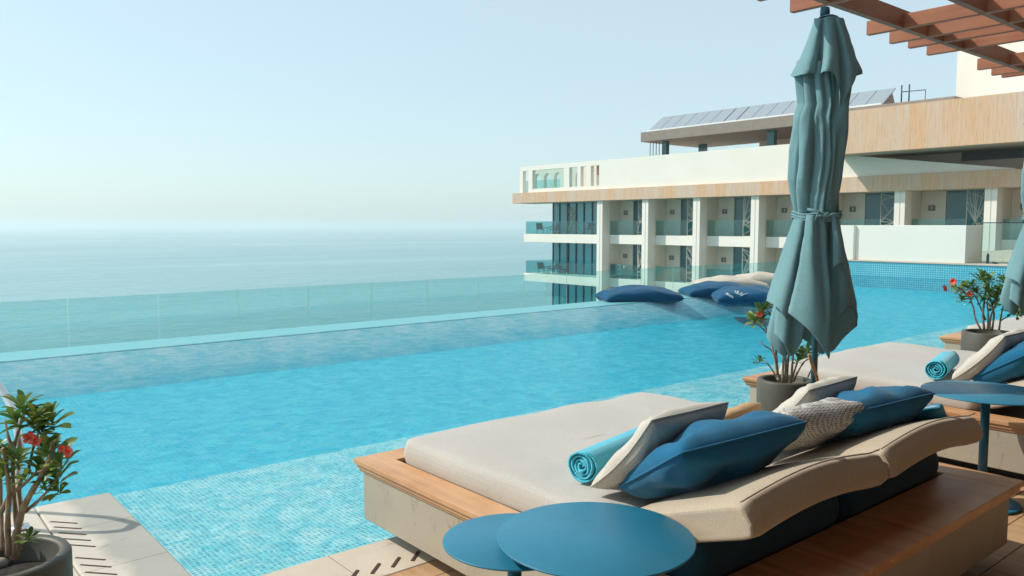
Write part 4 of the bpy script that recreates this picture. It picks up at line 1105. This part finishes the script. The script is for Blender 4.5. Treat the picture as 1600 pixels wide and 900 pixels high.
sp1 = dict(
    stems=[(.017, (22, 872), (26, 835), (34, 800), (50, 768), (66, 742), (78, 715), (82, 690)), (.013, (14, 868), (12, 820), (14, 770), (10, 730), (4, 700)), (.011, (30, 860), (24, 800), (20, 750), (22, 700), (30, 670), (38, 640)),
           (.010, (2, 800), (14, 776), (36, 758), (56, 740), (70, 735)), (.009, (38, 800), (56, 786), (70, 772), (86, 752)), (.009, (34, 800), (30, 760), (44, 735), (52, 700), (62, 670)), (.008, (30, 858), (36, 846), (44, 838)), (.009, (4, 860), (2, 800), (0, 740), (-8, 700)), (.008, (20, 700), (12, 680), (8, 655))],
    ros=[(36, 632, 30, 12), (52, 652, 30, 12), (78, 652, 30, 13), (24, 655, 26, 9), (66, 668, 26, 10), (12, 712, 30, 12), (30, 716, 26, 10), (4, 740, 26, 9), (80, 706, 32, 13), (62, 728, 26, 9), (84, 742, 30, 13), (94, 722, 26, 8), (72, 690, 24, 8), (70, 760, 20, 6), (46, 838, 17, 8), (-6, 700, 28, 9), (90, 765, 20, 6), (40, 745, 18, 6)],
    fl=[(46, 684, 10), (57, 690, 8), (107, 706, 9), (97, 701, 6)])
potted(0, 871, .47, .215, sp1, 'large potted desert rose with red flowers beside the handrail', M['leaf'], 0)
sp2 = dict(
    stems=[(.012, (1217, 597), (1213, 560), (1212, 520), (1206, 495), (1196, 482)), (.011, (1215, 585), (1210, 556), (1203, 530), (1196, 511), (1189, 494)), (.009, (1207, 543), (1200, 524), (1190, 512), (1179, 503)), (.008, (1214, 566), (1206, 548), (1194, 540), (1188, 533)), (.008, (1216, 595), (1208, 580), (1198, 567), (1190, 563)),
           (.012, (1222, 598), (1224, 560), (1219, 535), (1214, 510)), (.013, (1229, 598), (1231, 565), (1234, 545), (1236, 520)), (.011, (1236, 598), (1238, 570), (1240, 540), (1238, 500)), (.010, (1240, 596), (1247, 580), (1257, 565), (1266, 560)),
           (.009, (1238, 590), (1246, 565), (1251, 548), (1254, 545)), (.006, (1262, 590), (1276, 560), (1284, 545), (1285, 530)), (.011, (1226, 598), (1228, 570), (1226, 540), (1222, 515))],
    ros=[(1187, 486, 17, 12), (1195, 480, 15, 9), (1178, 498, 17, 12), (1191, 498, 15, 9), (1187, 563, 12, 7), (1215, 500, 13, 7), (1253, 552, 16, 10), (1262, 546, 14, 8), (1284, 534, 8, 5), (1248, 562, 12, 6)], fl=[(1187, 491, 5)])
potted(1226, 592, .52, .187, sp2, 'potted desert rose with thick bare stems under the first parasol', M['leaf'], 0)
sp3 = dict(
    stems=[(.015, (1538, 517), (1536, 492), (1538, 470), (1541, 445), (1535, 432)), (.012, (1532, 514), (1524, 498), (1520, 478), (1512, 462), (1500, 455)), (.014, (1546, 517), (1548, 495), (1556, 475), (1560, 462)), (.013, (1550, 517), (1553, 490), (1548, 470), (1545, 455)),
           (.011, (1540, 500), (1532, 480), (1525, 465), (1512, 448)), (.012, (1561, 516), (1564, 495), (1568, 475), (1571, 450)), (.009, (1562, 502), (1575, 494), (1585, 487)), (.010, (1512, 462), (1500, 450), (1487, 447)), (.011, (1543, 517), (1544, 490), (1543, 470), (1552, 440))],
    ros=[(1534, 432, 15, 12), (1547, 434, 13, 8), (1540, 440, 12, 8), (1571, 438, 14, 10), (1570, 448, 13, 8), (1510, 446, 14, 10), (1498, 450, 13, 9), (1489, 447, 9, 6), (1503, 466, 13, 9), (1517, 464, 12, 8), (1526, 456, 12, 8), (1545, 456, 14, 10), (1556, 466, 14, 10), (1564, 457, 14, 10), (1535, 468, 11, 7), (1580, 484, 12, 8), (1592, 490, 12, 8), (1576, 466, 12, 8), (1550, 476, 12, 7), (1586, 475, 10, 6), (1520, 446, 11, 7)], fl=[(1476, 450, 6), (1489, 440, 5.5), (1515, 459, 5)])
potted(1545, 518, .57, .233, sp3, 'bushy potted desert rose with pink buds beside the farthest daybed', M['leaf'], 0)

# ================================================================== HANDRAIL
hr = thing('handrail', 'curved stainless steel pool handrail behind the flowering plant', 'handrail', (.43, 4.6, 0))
q = at_z(31, 826, 0)
q.y = min(q.y, 5.0)
dq = (Vector((q.x, q.y, 0)) - CAM).dot(F3)
path = [Vector((q.x, q.y, 0)), Vector((q.x, q.y, .25)), at_d(30, 700, dq), at_d(24, 655, dq + .05), at_d(10, 622, dq + .12), at_d(-14, 592, dq + .16), at_d(-60, 575, dq + .25), at_d(-120, 575, dq + .3), at_d(-190, 590, dq + .35), at_d(-210, 660, dq + .35), at_d(-214, 800, dq + .35)]
mb = MB(); mb.tube(catmull(path, 60), .021, 14); mb.build('tube', M['steel'], hr)
mb = MB(); mb.lathe([(.022, .02), (.045, .016), (.05, .001)], (q.x, q.y, 0), 24); mb.build('foot_plate', M['steel'], hr)

# ================================================================== BEAN BAGS
BB = 'large floating bean bags'
def beanbag(C, ang, w_, h_, t_, mat, label, seed, tilt=0):
    a = R_(ang); U = Vector((math.cos(a), math.sin(a), tilt)); V = Vector((-math.sin(a), math.cos(a), 0))
    return pillow(C, U, V, w_, h_, t_, mat, 'bean_bag', label, 'bean bag', pinch=.05, seed=seed, power=.36, group=BB, bend=-.05, wr=.8)
def bagc(px_, py_, z): q = at_z(px_, py_, z); return (q.x, q.y, z)
beanbag(bagc(998, 462, .06), -30, 1.80, 1.05, .40, M['navy'], 'navy blue bean bag lying alone at the left of the group', 2)
beanbag(bagc(1122, 454, .08), -34, 1.72, 1.0, .38, M['navy'], 'navy blue bean bag without lettering behind the printed one', 5)
pb = beanbag(bagc(1174, 464, .07), -47, 1.62, 1.25, .44, M['navy'], 'navy blue bean bag with white lettering at the front of the group', 8, -.02)
beanbag(bagc(1138, 445.5, .12), -36, 1.9, .9, .42, M['cream_bag'], 'flat cream bean bag behind the navy ones', 12)
beanbag(bagc(1187, 442, .16), -36, 1.65, 1.0, .50, M['cream_bag'], 'plump wrinkled cream bean bag nearest the closed parasol', 15)
fpt = SURF[pb['label']]
Nn = Vector((0, 0, 1))
GL = {'B': [[(0, 0), (0, 1), (.5, 1), (.6, .8), (.5, .55), (0, .5)], [(.5, .5), (.65, .25), (.5, 0), (0, 0)]], 'E': [[(.6, 1), (0, 1), (0, 0), (.6, 0)], [(0, .5), (.5, .5)]],
      'A': [[(0, 0), (.3, 1), (.6, 0)], [(.12, .38), (.5, .38)]], 'C': [[(.6, .85), (.35, 1), (.05, .75), (.05, .25), (.35, 0), (.6, .15)]], 'H': [[(0, 0), (0, 1)], [(.6, 0), (.6, 1)], [(0, .5), (.6, .5)]]}
SPTS = []
for i in range(-19, 20):
    for j in range(-19, 20):
        q = fpt(i / 20, j / 20, 1); d = q - CAM; zc_ = d.dot(F3)
        SPTS.append((800 + FPX * d.dot(RT) / zc_, 450 - FPX * d.dot(UP) / zc_, zc_, q))
def onbag(x, y):
    c = sorted(SPTS, key=lambda t: (t[0] - x) ** 2 + (t[1] - y) ** 2)[:4]
    dd = sum(t[2] for t in c) / 4
    return at_d(x, y, dd) + Vector((0, 0, .006)) + TC * .02
def stroke(mb, pts, r):
    P = []
    for i in range(len(pts) - 1):
        for k in range(4):
            t = k / 4; P.append(onbag(pts[i][0] + (pts[i + 1][0] - pts[i][0]) * t, pts[i][1] + (pts[i + 1][1] - pts[i][1]) * t))
    P.append(onbag(*pts[-1])); mb.tube(P, r, 6)
mb = MB()
bx_, by_ = Vector((2.35, 1.45)), Vector((1.3, -2.3))
for i, ch in enumerate('BEACH'):
    for st in GL[ch]: stroke(mb, [tuple(Vector((1134, 460)) + bx_ * (x + i * .95) + by_ * y) for x, y in st], .007)
mb.build('lettering', M['print'], pb)
mb = MB()
for w_ in ([(1144, 455), (1146, 453.5), (1149, 455), (1147, 457), (1151, 458), (1154, 456), (1152, 454.5), (1151, 457.5), (1156, 459), (1159, 457.5), (1158, 460), (1162, 460)], [(1156, 463), (1160, 461), (1168, 458.5)], [(1150, 459), (1157, 461), (1160, 462.5)]):
    stroke(mb, w_, .0065)
mb.build('lettering', M['print'], pb)
scene.render.film_transparent = False
